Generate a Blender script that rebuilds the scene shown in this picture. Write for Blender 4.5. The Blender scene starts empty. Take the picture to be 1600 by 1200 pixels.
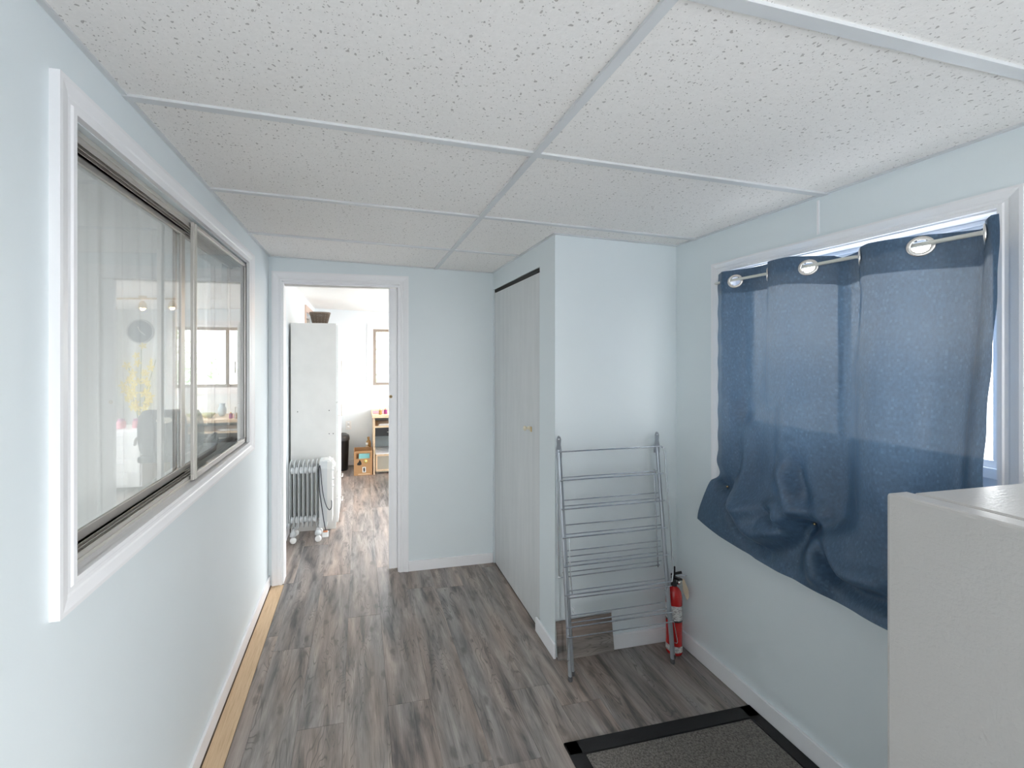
import bpy, bmesh, math, random
from mathutils import Vector, Matrix
random.seed(7)
S = bpy.context.scene
C = S.collection
PI = math.pi
# ------------------------------------------------------------------ camera
HC = 1.52
cam_d = bpy.data.cameras.new('camera'); cam = bpy.data.objects.new('camera', cam_d); C.objects.link(cam)
cam_d.sensor_fit = 'HORIZONTAL'; cam_d.sensor_width = 36.0
cam_d.lens = 36.0 * 654.0 / 1600.0
cam_d.shift_x = 100.0 / 1600.0
cam_d.shift_y = -43.0 / 1600.0
cam_d.clip_start = 0.02; cam_d.clip_end = 200
YAW = math.atan2(138, 654)
cam.location = (0, 0, HC); cam.rotation_euler = (PI / 2, 0, -YAW)
S.camera = cam
# ------------------------------------------------------------------ world, portals, exposure
S.view_settings.view_transform = 'Standard'
S.view_settings.look = 'None'
S.view_settings.gamma = 1.0
S.view_settings.use_curve_mapping = False
S.view_settings.exposure = 1.38
try:
    S.cycles.use_denoising = True
    S.cycles.max_bounces = 14; S.cycles.diffuse_bounces = 8; S.cycles.glossy_bounces = 5
    S.cycles.transparent_max_bounces = 16; S.cycles.transmission_bounces = 8
    S.cycles.caustics_reflective = False; S.cycles.caustics_refractive = False
    S.cycles.sample_clamp_indirect = 6.0
except Exception:
    pass
SKY = 5.2
w = bpy.data.worlds.new('sky'); S.world = w; w.use_nodes = True
nt = w.node_tree; nt.nodes.clear()
out = nt.nodes.new('ShaderNodeOutputWorld'); bg = nt.nodes.new('ShaderNodeBackground')
tc = nt.nodes.new('ShaderNodeTexCoord'); sx = nt.nodes.new('ShaderNodeSeparateXYZ'); rp = nt.nodes.new('ShaderNodeValToRGB')
mr = nt.nodes.new('ShaderNodeMapRange'); mr.inputs[1].default_value = -1; mr.inputs[2].default_value = 1
nt.links.new(tc.outputs['Generated'], sx.inputs[0]); nt.links.new(sx.outputs['Z'], mr.inputs[0]); nt.links.new(mr.outputs[0], rp.inputs[0])
rp.color_ramp.elements[0].position = 0.48; rp.color_ramp.elements[0].color = (0.46, 0.46, 0.46, 1)
rp.color_ramp.elements[1].position = 0.52; rp.color_ramp.elements[1].color = (1.0, 1.0, 1.0, 1)
e = rp.color_ramp.elements.new(1.0); e.color = (0.86, 0.93, 1.0, 1)
nt.links.new(rp.outputs[0], bg.inputs[0]); bg.inputs[1].default_value = SKY
nt.links.new(bg.outputs[0], out.inputs[0])

def portal(name, loc, rot, sx_, sy_):
    d = bpy.data.lights.new(name, 'AREA'); d.shape = 'RECTANGLE'; d.size = sx_; d.size_y = sy_
    d.cycles.is_portal = True
    o = bpy.data.objects.new(name, d); C.objects.link(o); o.location = loc; o.rotation_euler = rot
# area light's -Z looks into the room
portal('sky_portal', (1.83, 1.22, 1.42), (0, PI / 2, 0), 1.0, 0.95)
portal('sky_portal', (1.83, 4.6, 1.15), (0, PI / 2, 0), 1.85, 2.3)
portal('sky_portal', (0.6, 6.16, 1.5), (-PI / 2, 0, 0), 0.95, 0.9)
portal('sky_portal', (1.14, -1.84, 1.12), (PI / 2, 0, 0), 1.1, 2.0)
portal('sky_portal', (-3.26, 2.4, 1.5), (0, -PI / 2, 0), 1.3, 2.5)
portal('sky_portal', (1.83, -0.95, 1.30), (0, PI / 2, 0), 1.45, 1.25)

# ------------------------------------------------------------------ node helpers
def mat(name, col=(.8, .8, .8), rough=.5, metal=0.0, build=None, spec=.5, coat=0.0):
    m = bpy.data.materials.new(name); m.use_nodes = True
    n = m.node_tree; b = n.nodes['Principled BSDF']
    b.inputs['Base Color'].default_value = (*col, 1); b.inputs['Roughness'].default_value = rough
    b.inputs['Metallic'].default_value = metal; b.inputs['Specular IOR Level'].default_value = spec
    b.inputs['Coat Weight'].default_value = coat
    if build: build(n, b)
    else: vary(n, b, col)
    return m
def N(n, t, **k):
    x = n.nodes.new(t)
    for a, v in k.items(): setattr(x, a, v)
    return x
def L(n, a, b): n.links.new(a, b)
def coords(n, scale=(1, 1, 1), kind='Object'):
    t = N(n, 'ShaderNodeTexCoord'); mp = N(n, 'ShaderNodeMapping'); mp.inputs['Scale'].default_value = scale
    L(n, t.outputs[kind], mp.inputs[0]); return mp.outputs[0]
def noise(n, vec, scale=5, detail=3, rough=.5, dist=0):
    x = N(n, 'ShaderNodeTexNoise'); x.inputs['Scale'].default_value = scale; x.inputs['Detail'].default_value = detail
    x.inputs['Roughness'].default_value = rough; x.inputs['Distortion'].default_value = dist
    L(n, vec, x.inputs['Vector']); return x
def ramp(n, f, stops):
    r = N(n, 'ShaderNodeValToRGB'); e = r.color_ramp.elements
    while len(e) < len(stops): e.new(.5)
    for i, (p, c) in enumerate(stops):
        e[i].position = p; e[i].color = (*c, 1) if len(c) == 3 else c
    L(n, f, r.inputs[0]); return r.outputs[0]
def mix(n, f, a, b, mode='MIX'):
    x = N(n, 'ShaderNodeMix', data_type='RGBA', blend_type=mode)
    for k, v in ((0, f), (6, a), (7, b)):
        if isinstance(v, (int, float)): x.inputs[k].default_value = v
        elif isinstance(v, tuple): x.inputs[k].default_value = (*v, 1)
        else: L(n, v, x.inputs[k])
    return x.outputs[2]
def mth(n, op, a, b=0.0):
    x = N(n, 'ShaderNodeMath', operation=op)
    for k, v in ((0, a), (1, b)):
        if isinstance(v, (int, float)): x.inputs[k].default_value = v
        else: L(n, v, x.inputs[k])
    return x.outputs[0]
def bump(n, b, h, strength=.2, dist=.002):
    x = N(n, 'ShaderNodeBump'); x.inputs['Strength'].default_value = strength; x.inputs['Distance'].default_value = dist
    L(n, h, x.inputs['Height']); L(n, x.outputs[0], b.inputs['Normal'])
def vary(n, b, col, amt=.04, scale=6):
    v = coords(n); f = noise(n, v, scale, 3).outputs[0]
    lo = tuple(c * (1 - amt) for c in col); hi = tuple(min(1, c * (1 + amt)) for c in col)
    L(n, ramp(n, f, [(.3, lo), (.7, hi)]), b.inputs['Base Color'])

def paint(col, sc=220, st=.08, big=.025):
    def f(n, b):
        v = coords(n)
        vary(n, b, col, big, 1.3)
        bump(n, b, noise(n, v, sc, 2).outputs[0], st, .001)
    return f
WALL = (.735, .790, .812)
M = {}
M['wall'] = mat('wall_paint', WALL, .42, build=paint(WALL))
M['wall_far'] = mat('far_wall_paint', (.80, .85, .88), .5, build=paint((.80, .85, .88)))
M['trim'] = mat('white_trim', (.86, .855, .87), .35, build=paint((.86, .855, .87), 60, .05))
M['ceil_plain'] = mat('plain_ceiling', (.84, .82, .79), .6, build=paint((.84, .82, .79), 40, .1))
M['tee'] = mat('grid_metal', (.66, .67, .68), .35)
M['door'] = mat('closet_door_white', (.66, .67, .675), .45, build=lambda n, b: (
    L(n, ramp(n, noise(n, coords(n, (3, 3, .35)), 6, 5, .6).outputs[0], [(.3, (.62, .635, .64)), (.7, (.69, .70, .705))]), b.inputs['Base Color']),
    bump(n, b, noise(n, coords(n, (60, 60, 2)), 6, 3).outputs[0], .1, .001)))
M['dark'] = mat('dark_gap', (.03, .03, .03), .8)  # near-black for painted shade in gaps; also holes and sticker print
M['black'] = mat('black_plastic', (.02, .02, .022), .45)
M['brass'] = mat('brass', (.75, .55, .28), .25, 1.0)
M['chrome'] = mat('chrome', (.70, .72, .76), .2, 1.0)
M['nickel'] = mat('grommet_nickel', (.80, .76, .72), .25, 1.0)
M['alum'] = mat('aluminium_frame', (.58, .55, .52), .38, .6)
M['alum_light'] = mat('light_aluminium_track', (.62, .60, .56), .4, .5)
M['steel'] = mat('grey_coated_steel', (.44, .47, .51), .3, .7)
M['rod'] = mat('curtain_rod_enamel', (.70, .69, .64), .35, 0.1)
M['vinyl'] = mat('white_vinyl', (.86, .87, .90), .3)
M['white'] = mat('white_laminate', (.70, .69, .665), .4)
M['white_gloss'] = mat('white_enamel', (.86, .86, .85), .25)
M['heater'] = mat('heater_enamel', (.60, .62, .63), .35)
M['red'] = mat('red_enamel', (.55, .012, .012), .22, coat=.5)
M['rubber'] = mat('grey_rubber', (.10, .10, .105), .6)
M['wood'] = mat('birch_wood', (.80, .60, .40), .45, build=lambda n, b: (
    L(n, ramp(n, noise(n, coords(n, (12, 1.2, 12)), 5, 5, .6).outputs[0], [(.3, (.70, .50, .31)), (.7, (.84, .66, .46))]), b.inputs['Base Color'])))
M['ply'] = mat('bare_plywood', (.62, .44, .27), .6, build=lambda n, b: (
    L(n, ramp(n, noise(n, coords(n, (40, 2.0, 10)), 4, 6, .65).outputs[0], [(.3, (.52, .35, .20)), (.5, (.64, .46, .29)), (.75, (.70, .53, .35))]), b.inputs['Base Color'])))
M['card'] = mat('brown_cardboard', (.50, .28, .13), .75)
M['subfloor'] = mat('bare_subfloor', (.16, .12, .09), .9)
M['teal'] = mat('teal_paper', (.28, .62, .62), .6)
M['paper'] = mat('white_paper', (.80, .80, .78), .6)
M['tag'] = mat('manila_tag', (.62, .50, .36), .7)
M['yellow'] = mat('yellow_petal', (.85, .70, .12), .5)
M['stem'] = mat('green_stem', (.10, .20, .06), .6)
M['leafg'] = mat('green_leaf', (.34, .46, .24), .6)
M['pink'] = mat('pink_plastic', (.65, .25, .30), .5)
M['purple'] = mat('purple_glass', (.30, .05, .22), .3)
M['amber'] = mat('amber_glass', (.45, .27, .10), .2)
M['cord'] = mat('dark_cord', (.03, .035, .05), .5)
M['clock'] = mat('clock_face', (.10, .14, .20), .35)
M['fabric_black'] = mat('black_mesh_fabric', (.03, .04, .055), .7)
M['grass'] = mat('pale_gravel', (.42, .42, .43), .9)
M['fence'] = mat('pale_siding', (.75, .76, .76), .7)
M['mat_black'] = mat('black_rubber_mat', (.010, .010, .011), .75, build=lambda n, b: (
    bump(n, b, noise(n, coords(n), 260, 2).outputs[0], .5, .002), setattr(b.inputs['Base Color'], 'default_value', (.012, .012, .013, 1))))
M['mat_pile'] = mat('taupe_mat_pile', (.17, .15, .13), .95, build=lambda n, b: (
    L(n, ramp(n, noise(n, coords(n), 160, 4, .7).outputs[0], [(.35, (.07, .062, .055)), (.65, (.26, .235, .21))]), b.inputs['Base Color']),
    bump(n, b, noise(n, coords(n), 300, 2).outputs[0], .8, .003)))
def fridge_mat(n, b):
    v = coords(n); 
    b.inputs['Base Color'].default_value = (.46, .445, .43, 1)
    bump(n, b, noise(n, v, 170, 2, .5).outputs[0], .35, .002)
M['fridge'] = mat('textured_white_enamel', rough=.32, build=fridge_mat)
M['gasket'] = mat('grey_gasket', (.35, .35, .35), .6)

def tile_mat(n, b):
    t = N(n, 'ShaderNodeTexCoord'); v = t.outputs['Object']
    b.inputs['Roughness'].default_value = .9
    nz = noise(n, v, 45, 3).outputs[1]
    vm = N(n, 'ShaderNodeVectorMath', operation='MULTIPLY_ADD'); L(n, nz, vm.inputs[0]); vm.inputs[1].default_value = (.022, .022, 0); L(n, v, vm.inputs[2])
    def specks(scale, r, thr):
        vo = N(n, 'ShaderNodeTexVoronoi'); vo.inputs['Scale'].default_value = scale; vo.voronoi_dimensions = '2D'; vo.inputs['Randomness'].default_value = 1
        L(n, vm.outputs[0], vo.inputs['Vector'])
        sp = N(n, 'ShaderNodeSeparateColor'); L(n, vo.outputs['Color'], sp.inputs[0])
        rad = mth(n, 'MULTIPLY', sp.outputs[0], r)
        a = mth(n, 'LESS_THAN', vo.outputs['Distance'], rad)
        c = mth(n, 'GREATER_THAN', sp.outputs[1], thr)
        return mth(n, 'MULTIPLY', a, c)
    s = mth(n, 'MAXIMUM', specks(62, .20, .58), specks(150, .20, .62))
    base = ramp(n, noise(n, v, 90, 4, .7).outputs[0], [(.3, (.835, .81, .785)), (.7, (.89, .865, .84))])
    L(n, mix(n, mth(n, 'MULTIPLY', s, .62), base, (.28, .25, .23)), b.inputs['Base Color'])
    bump(n, b, mth(n, 'SUBTRACT', mth(n, 'MULTIPLY', noise(n, v, 170, 3).outputs[0], .5), s), .45, .003)
M['tile'] = mat('fissured_tile', build=tile_mat)

def plank_mat(axis=1):
    def f(n, b):
        t = N(n, 'ShaderNodeTexCoord'); oi = N(n, 'ShaderNodeObjectInfo')
        off = N(n, 'ShaderNodeCombineXYZ'); L(n, mth(n, 'MULTIPLY', oi.outputs['Random'], 37.0), off.inputs[0]); L(n, mth(n, 'MULTIPLY', oi.outputs['Random'], 91.0), off.inputs[1])
        ad = N(n, 'ShaderNodeVectorMath', operation='ADD'); L(n, t.outputs['Object'], ad.inputs[0]); L(n, off.outputs[0], ad.inputs[1])
        def mp(sc):
            m = N(n, 'ShaderNodeMapping'); m.inputs['Scale'].default_value = sc if axis == 1 else (sc[1], sc[1], sc[0]); L(n, ad.outputs[0], m.inputs[0]); return m.outputs[0]
        broad = noise(n, mp((8.5, 1.15, 1)), 2.1, 4, .6, .5).outputs[0]
        col = ramp(n, broad, [(.32, (.115, .107, .106)), (.43, (.235, .207, .192)), (.55, (.335, .290, .264)), (.68, (.44, .385, .350))])
        hue = noise(n, mp((5, .8, 1)), 1.7, 1).outputs[0]
        col = mix(n, .6, col, ramp(n, hue, [(.38, (.92, 1.0, 1.06)), (.62, (1.08, .98, .92))]), 'MULTIPLY')
        fine = noise(n, mp((95, 3.2, 1)), 3.0, 4, .65).outputs[0]
        col = mix(n, .75, col, ramp(n, fine, [(.32, (.70, .70, .71)), (.5, (1, 1, 1)), (.72, (1.12, 1.11, 1.10))]), 'MULTIPLY')
        # cathedral grain: contour lines of a stretched noise
        cn = noise(n, mp((7, 1.0, 1)), 1.6, 2, .5, .6).outputs[0]
        fr = mth(n, 'FRACT', mth(n, 'MULTIPLY', cn, 22.0))
        line = ramp(n, fr, [(.0, (0, 0, 0)), (.12, (1, 1, 1)), (.30, (0, 0, 0))])
        msk = ramp(n, noise(n, mp((6, 1.6, 1)), 1.5, 2).outputs[0], [(.46, (0, 0, 0)), (.56, (1, 1, 1))])
        lf = mix(n, 1.0, line, msk, 'MULTIPLY')
        rr = N(n, 'ShaderNodeSeparateColor'); L(n, lf, rr.inputs[0])
        col = mix(n, mth(n, 'MULTIPLY', rr.outputs[0], .7), col, (.085, .08, .078))
        # knots
        kv = N(n, 'ShaderNodeTexVoronoi'); kv.voronoi_dimensions = '2D'; kv.inputs['Scale'].default_value = 1.0
        km = N(n, 'ShaderNodeMapping'); km.inputs['Scale'].default_value = (7.5, 3.2, 1); 
        wob = noise(n, mp((1, 1, 1)), 30, 2).outputs[1]
        w2 = N(n, 'ShaderNodeVectorMath', operation='MULTIPLY_ADD'); L(n, wob, w2.inputs[0]); w2.inputs[1].default_value = (.02, .03, 0); L(n, ad.outputs[0], w2.inputs[2])
        L(n, w2.outputs[0], km.inputs[0]); L(n, km.outputs[0], kv.inputs['Vector'])
        kf = ramp(n, kv.outputs['Distance'], [(.05, (1, 1, 1)), (.12, (0, 0, 0))])
        kk = N(n, 'ShaderNodeSeparateColor'); L(n, kf, kk.inputs[0])
        col = mix(n, mth(n, 'MULTIPLY', kk.outputs[0], .55), col, (.10, .092, .088))
        tint = ramp(n, oi.outputs['Random'], [(0, (.80, .83, .86)), (.35, (1.04, 1.0, .97)), (.7, (.92, .92, .93)), (1, (1.14, 1.07, 1.03))])
        col = mix(n, 1.0, col, tint, 'MULTIPLY')
        L(n, col, b.inputs['Base Color'])
        L(n, ramp(n, fine, [(.2, (.42, .42, .42)), (.8, (.30, .30, .30))]), b.inputs['Roughness'])
        bump(n, b, fine, .25, .0012)
    return f
M['plank'] = mat('grey_vinyl_plank', rough=.38, build=plank_mat(1))
M['plank_up'] = mat('loose_vinyl_plank', rough=.45, build=plank_mat(0))

def glass_mat(name, refl=2.0, tint=(.97, .985, .98)):
    m = bpy.data.materials.new(name); m.use_nodes = True; n = m.node_tree; n.nodes.clear()
    o = N(n, 'ShaderNodeOutputMaterial'); tr = N(n, 'ShaderNodeBsdfTransparent'); tr.inputs[0].default_value = (*tint, 1)
    tr2 = N(n, 'ShaderNodeBsdfTransparent')
    gl = N(n, 'ShaderNodeBsdfGlossy'); gl.inputs['Roughness'].default_value = 0.004
    fr = N(n, 'ShaderNodeFresnel'); fr.inputs[0].default_value = 1.52
    g = N(n, 'ShaderNodeNewGeometry')
    f = mth(n, 'MINIMUM', mth(n, 'MULTIPLY', fr.outputs[0], refl), .9)
    mx = N(n, 'ShaderNodeMixShader'); L(n, f, mx.inputs[0]); L(n, tr.outputs[0], mx.inputs[1]); L(n, gl.outputs[0], mx.inputs[2])
    m2 = N(n, 'ShaderNodeMixShader'); L(n, g.outputs['Backfacing'], m2.inputs[0]); L(n, mx.outputs[0], m2.inputs[1]); L(n, tr2.outputs[0], m2.inputs[2])
    L(n, m2.outputs[0], o.inputs[0]); return m
M['glass'] = glass_mat('window_glass', 1.9)

def cloth_mat(name, col, trans, holes=0.0, weave=True, hem=None, see=0.0):
    m = bpy.data.materials.new(name); m.use_nodes = True; n = m.node_tree; n.nodes.clear()
    o = N(n, 'ShaderNodeOutputMaterial')
    uv = N(n, 'ShaderNodeTexCoord').outputs['UV']
    d = N(n, 'ShaderNodeBsdfPrincipled'); d.inputs['Roughness'].default_value = .42; d.inputs['Sheen Weight'].default_value = .0
    tl = N(n, 'ShaderNodeBsdfTranslucent'); tp = N(n, 'ShaderNodeBsdfTransparent')
    mp = N(n, 'ShaderNodeMapping'); mp.inputs['Scale'].default_value = (1, .35, 1) ; L(n, uv, mp.inputs[0])
    nz = noise(n, mp.outputs[0], 230, 3, .6).outputs[0]
    dc = ramp(n, nz, [(.3, tuple(c * .88 for c in col)), (.7, tuple(c * 1.12 for c in col))])
    if weave:   # pale grid flecks painted into the colour as light sparkling through the weave
        s0 = N(n, 'ShaderNodeVectorMath', operation='MULTIPLY'); L(n, uv, s0.inputs[0]); s0.inputs[1].default_value = (260, 150, 0)
        f0 = N(n, 'ShaderNodeVectorMath', operation='FLOOR'); L(n, s0.outputs[0], f0.inputs[0])
        w0 = N(n, 'ShaderNodeTexWhiteNoise'); w0.noise_dimensions = '2D'; L(n, f0.outputs[0], w0.inputs[0])
        dc = mix(n, 1.0, dc, ramp(n, w0.outputs[0], [(.0, (.88, .88, .88)), (.70, (1, 1, 1)), (.93, (1.10, 1.09, 1.08)), (1, (1.38, 1.32, 1.25))]), 'MULTIPLY')
        L(n, dc, d.inputs['Base Color'])
    else: d.inputs['Base Color'].default_value = (*col, 1)
    tc_ = tuple(min(1, c ** .75) for c in col)
    wv = ramp(n, noise(n, mp.outputs[0], 190, 2, .5).outputs[0], [(.35, tuple(c * .65 for c in tc_)), (.62, tuple(c * 1.25 for c in tc_))])
    if weave: L(n, wv, tl.inputs[0])
    else: tl.inputs[0].default_value = (*tc_, 1)
    bp = N(n, 'ShaderNodeBump'); bp.inputs['Strength'].default_value = .15; bp.inputs['Distance'].default_value = .001
    L(n, nz, bp.inputs['Height']); L(n, bp.outputs[0], d.inputs['Normal'])
    mx = N(n, 'ShaderNodeMixShader'); L(n, d.outputs[0], mx.inputs[1]); L(n, tl.outputs[0], mx.inputs[2])
    f = trans
    sep = N(n, 'ShaderNodeSeparateXYZ'); L(n, uv, sep.inputs[0])
    if hem:   # double thickness bands at top / sides let less light through
        a = mth(n, 'LESS_THAN', sep.outputs[1], hem)
        f = mth(n, 'MULTIPLY', mth(n, 'SUBTRACT', 1.0, mth(n, 'MULTIPLY', a, .75)), trans)
        L(n, f, mx.inputs[0])
    else: mx.inputs[0].default_value = trans
    last = mx.outputs[0]
    if holes or see:
        hm = N(n, 'ShaderNodeMixShader')
        if weave:      # open mesh between the yarns: a regular grid with uneven gaps
            sc = N(n, 'ShaderNodeVectorMath', operation='MULTIPLY'); L(n, uv, sc.inputs[0]); sc.inputs[1].default_value = (210, 150, 0)
            fl_ = N(n, 'ShaderNodeVectorMath', operation='FLOOR'); L(n, sc.outputs[0], fl_.inputs[0])
            wn = N(n, 'ShaderNodeTexWhiteNoise'); wn.noise_dimensions = '2D'; L(n, fl_.outputs[0], wn.inputs[0])
            big = ramp(n, noise(n, uv, 4, 2).outputs[0], [(.40, (.0,) * 3), (.62, (1,) * 3)])
            sb_ = N(n, 'ShaderNodeSeparateColor'); L(n, big, sb_.inputs[0])
            gap = mth(n, 'POWER', wn.outputs[0], 5.0)
            val = mth(n, 'ADD', mth(n, 'MULTIPLY', mth(n, 'MULTIPLY', gap, mth(n, 'ADD', sb_.outputs[0], .25)), holes), see)
            cc = N(n, 'ShaderNodeCombineColor'); [L(n, val, cc.inputs[q]) for q in range(3)]; g = cc.outputs[0]
        else:
            cc = N(n, 'ShaderNodeCombineColor'); [setattr(cc.inputs[q], 'default_value', see) for q in range(3)]; g = cc.outputs[0]
        if hem:
            g2 = mth(n, 'SUBTRACT', 1.0, mth(n, 'MULTIPLY', a, .8))
            s2 = N(n, 'ShaderNodeSeparateColor'); L(n, g, s2.inputs[0])
            L(n, mth(n, 'MULTIPLY', s2.outputs[0], g2), hm.inputs[0])
        else: L(n, g, hm.inputs[0])
        L(n, last, hm.inputs[1]); L(n, tp.outputs[0], hm.inputs[2]); last = hm.outputs[0]
    L(n, last, o.inputs[0]); return m
M['curtain'] = cloth_mat('blue_curtain_cloth', (.056, .106, .180), .085, holes=.003, see=.0085, hem=.085)
M['sheer'] = cloth_mat('sheer_curtain_cloth', (.74, .74, .72), .30, holes=.015, see=.015, weave=False)
def emis(name, col, st):
    m = bpy.data.materials.new(name); m.use_nodes = True; n = m.node_tree; n.nodes.clear()
    o = N(n, 'ShaderNodeOutputMaterial'); e = N(n, 'ShaderNodeEmission'); e.inputs[0].default_value = (*col, 1); e.inputs[1].default_value = st
    L(n, e.outputs[0], o.inputs[0]); return m
M['bulb'] = emis('warm_bulb', (1.0, .62, .30), 150)
M['diffuser'] = emis('added_lamp_glow', (1.0, .95, .90), 13)  # glow of the hall lamp added behind the camera

# ------------------------------------------------------------------ mesh helpers
class MB:
    def __init__(s): s.v = []; s.f = []; s.sm = []
    def add(s, vs, fs, smooth=False):
        o = len(s.v); s.v += [tuple(v) for v in vs]; s.f += [tuple(i + o for i in f) for f in fs]; s.sm += [smooth] * len(fs)
    def box(s, x0, y0, z0, x1, y1, z1, c=0.0):
        if c <= 0:
            vs = [(x, y, z) for z in (z0, z1) for y in (y0, y1) for x in (x0, x1)]
            s.add(vs, [(0, 2, 3, 1), (4, 5, 7, 6), (0, 1, 5, 4), (2, 6, 7, 3), (0, 4, 6, 2), (1, 3, 7, 5)])
        else:
            bm = bmesh.new(); bmesh.ops.create_cube(bm, size=1)
            for v in bm.verts: v.co = Vector(((x0 + x1) / 2 + v.co.x * (x1 - x0), (y0 + y1) / 2 + v.co.y * (y1 - y0), (z0 + z1) / 2 + v.co.z * (z1 - z0)))
            bmesh.ops.bevel(bm, geom=bm.edges[:], offset=c, segments=2, affect='EDGES', profile=.5)
            bm.verts.index_update(); s.add([v.co[:] for v in bm.verts], [[v.index for v in f.verts] for f in bm.faces]); bm.free()
        return s
    def tube(s, pts, r, n=8, cap=True, flat=1.0):
        pts = [Vector(p) for p in pts]; rs = r if isinstance(r, (list, tuple)) else [r] * len(pts)
        ref = None; rings = []
        for i, p in enumerate(pts):
            t = (pts[min(i + 1, len(pts) - 1)] - pts[max(i - 1, 0)]).normalized()
            if ref is None:
                ref = Vector((0, 0, 1)) if abs(t.z) < .9 else Vector((0, 1, 0))
            u = (ref - t * ref.dot(t)).normalized(); v = t.cross(u); ref = u
            rings.append([p + (u * math.cos(2 * PI * k / n) * rs[i] + v * math.sin(2 * PI * k / n) * rs[i] * flat) for k in range(n)])
        vs = [q for rg in rings for q in rg]; fs = []
        for i in range(len(rings) - 1):
            for k in range(n):
                a = i * n + k; b = i * n + (k + 1) % n; fs.append((a, b, b + n, a + n))
        s.add(vs, fs, True)
        if cap:
            s.add(rings[0], [tuple(range(n))[::-1]]); s.add(rings[-1], [tuple(range(n))])
        return s
    def lathe(s, prof, c=(0, 0, 0), n=24, axis='z', caps=True, smooth=True):
        vs = []; fs = []
        for (r, h) in prof:
            for k in range(n):
                a = 2 * PI * k / n; x, y = r * math.cos(a), r * math.sin(a)
                p = {'z': (x, y, h), 'x': (h, x, y), 'y': (y, h, x)}[axis]
                vs.append((c[0] + p[0], c[1] + p[1], c[2] + p[2]))
        for i in range(len(prof) - 1):
            for k in range(n):
                a = i * n + k; b = i * n + (k + 1) % n; fs.append((a, b, b + n, a + n))
        s.add(vs, fs, smooth)
        if caps:
            s.add(vs[:n], [tuple(range(n))[::-1]]); s.add(vs[-n:], [tuple(range(n))])
        return s
    def prism(s, poly, a0, a1, axis='x'):
        n = len(poly)
        def P(p, a): return {'x': (a, p[0], p[1]), 'y': (p[0], a, p[1]), 'z': (p[0], p[1], a)}[axis]
        vs = [P(p, a0) for p in poly] + [P(p, a1) for p in poly]
        s.add(vs, [tuple(range(n))[::-1], tuple(range(n, 2 * n))] + [(i, (i + 1) % n, n + (i + 1) % n, n + i) for i in range(n)])
        return s
    def mesh(s, name):
        me = bpy.data.meshes.new(name); me.from_pydata(s.v, [], s.f); me.update()
        bm = bmesh.new(); bm.from_mesh(me); bmesh.ops.recalc_face_normals(bm, faces=bm.faces[:]); bm.to_mesh(me); bm.free()
        for p, q in zip(me.polygons, s.sm): p.use_smooth = q
        return me
    def obj(s, name, m, parent=None, kind=None, slope=False):
        if slope: s.v = [(x, y, z - .031 * x) for x, y, z in s.v]
        me = s.mesh(name); me.materials.append(m)
        o = bpy.data.objects.new(name, me); C.objects.link(o)
        if parent:
            o.parent = parent
            off = Vector((0, 0, 0)); p = parent
            while p: off += p.location; p = p.parent
            if ABS and off.length > 0: o.data.transform(Matrix.Translation(-off))
        if kind: o['kind'] = kind
        return o
ABS = True      # parts are modelled in world coordinates; subtract the parents' positions
def thing(name, label, cat, loc=(0, 0, 0), group=None):
    o = bpy.data.objects.new(name, None); C.objects.link(o); o.location = loc; o.empty_display_size = .1
    o['label'] = label; o['category'] = cat
    if group: o['group'] = group
    return o
def sthing(name, loc=(0, 0, 0)):
    o = bpy.data.objects.new(name, None); C.objects.link(o); o.location = loc; o['kind'] = 'structure'; return o
def tag(o, label, cat, group=None):
    o['label'] = label; o['category'] = cat
    if group: o['group'] = group
    return o
def box(name, m, parent, *a, c=0.0, kind=None): return MB().box(*a, c=c).obj(name, m, parent, kind)
def cr(pts, n=6):   # catmull-rom
    out = []; P = [Vector(p) for p in pts]; P = [P[0] * 2 - P[1]] + P + [P[-1] * 2 - P[-2]]
    for i in range(1, len(P) - 2):
        for k in range(n):
            t = k / n; a, b, c_, d = P[i - 1:i + 3]
            out.append(.5 * ((2 * b) + (-a + c_) * t + (2 * a - 5 * b + 4 * c_ - d) * t * t + (-a + 3 * b - 3 * c_ + d) * t ** 3))
    out.append(P[-2]); return out

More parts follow.
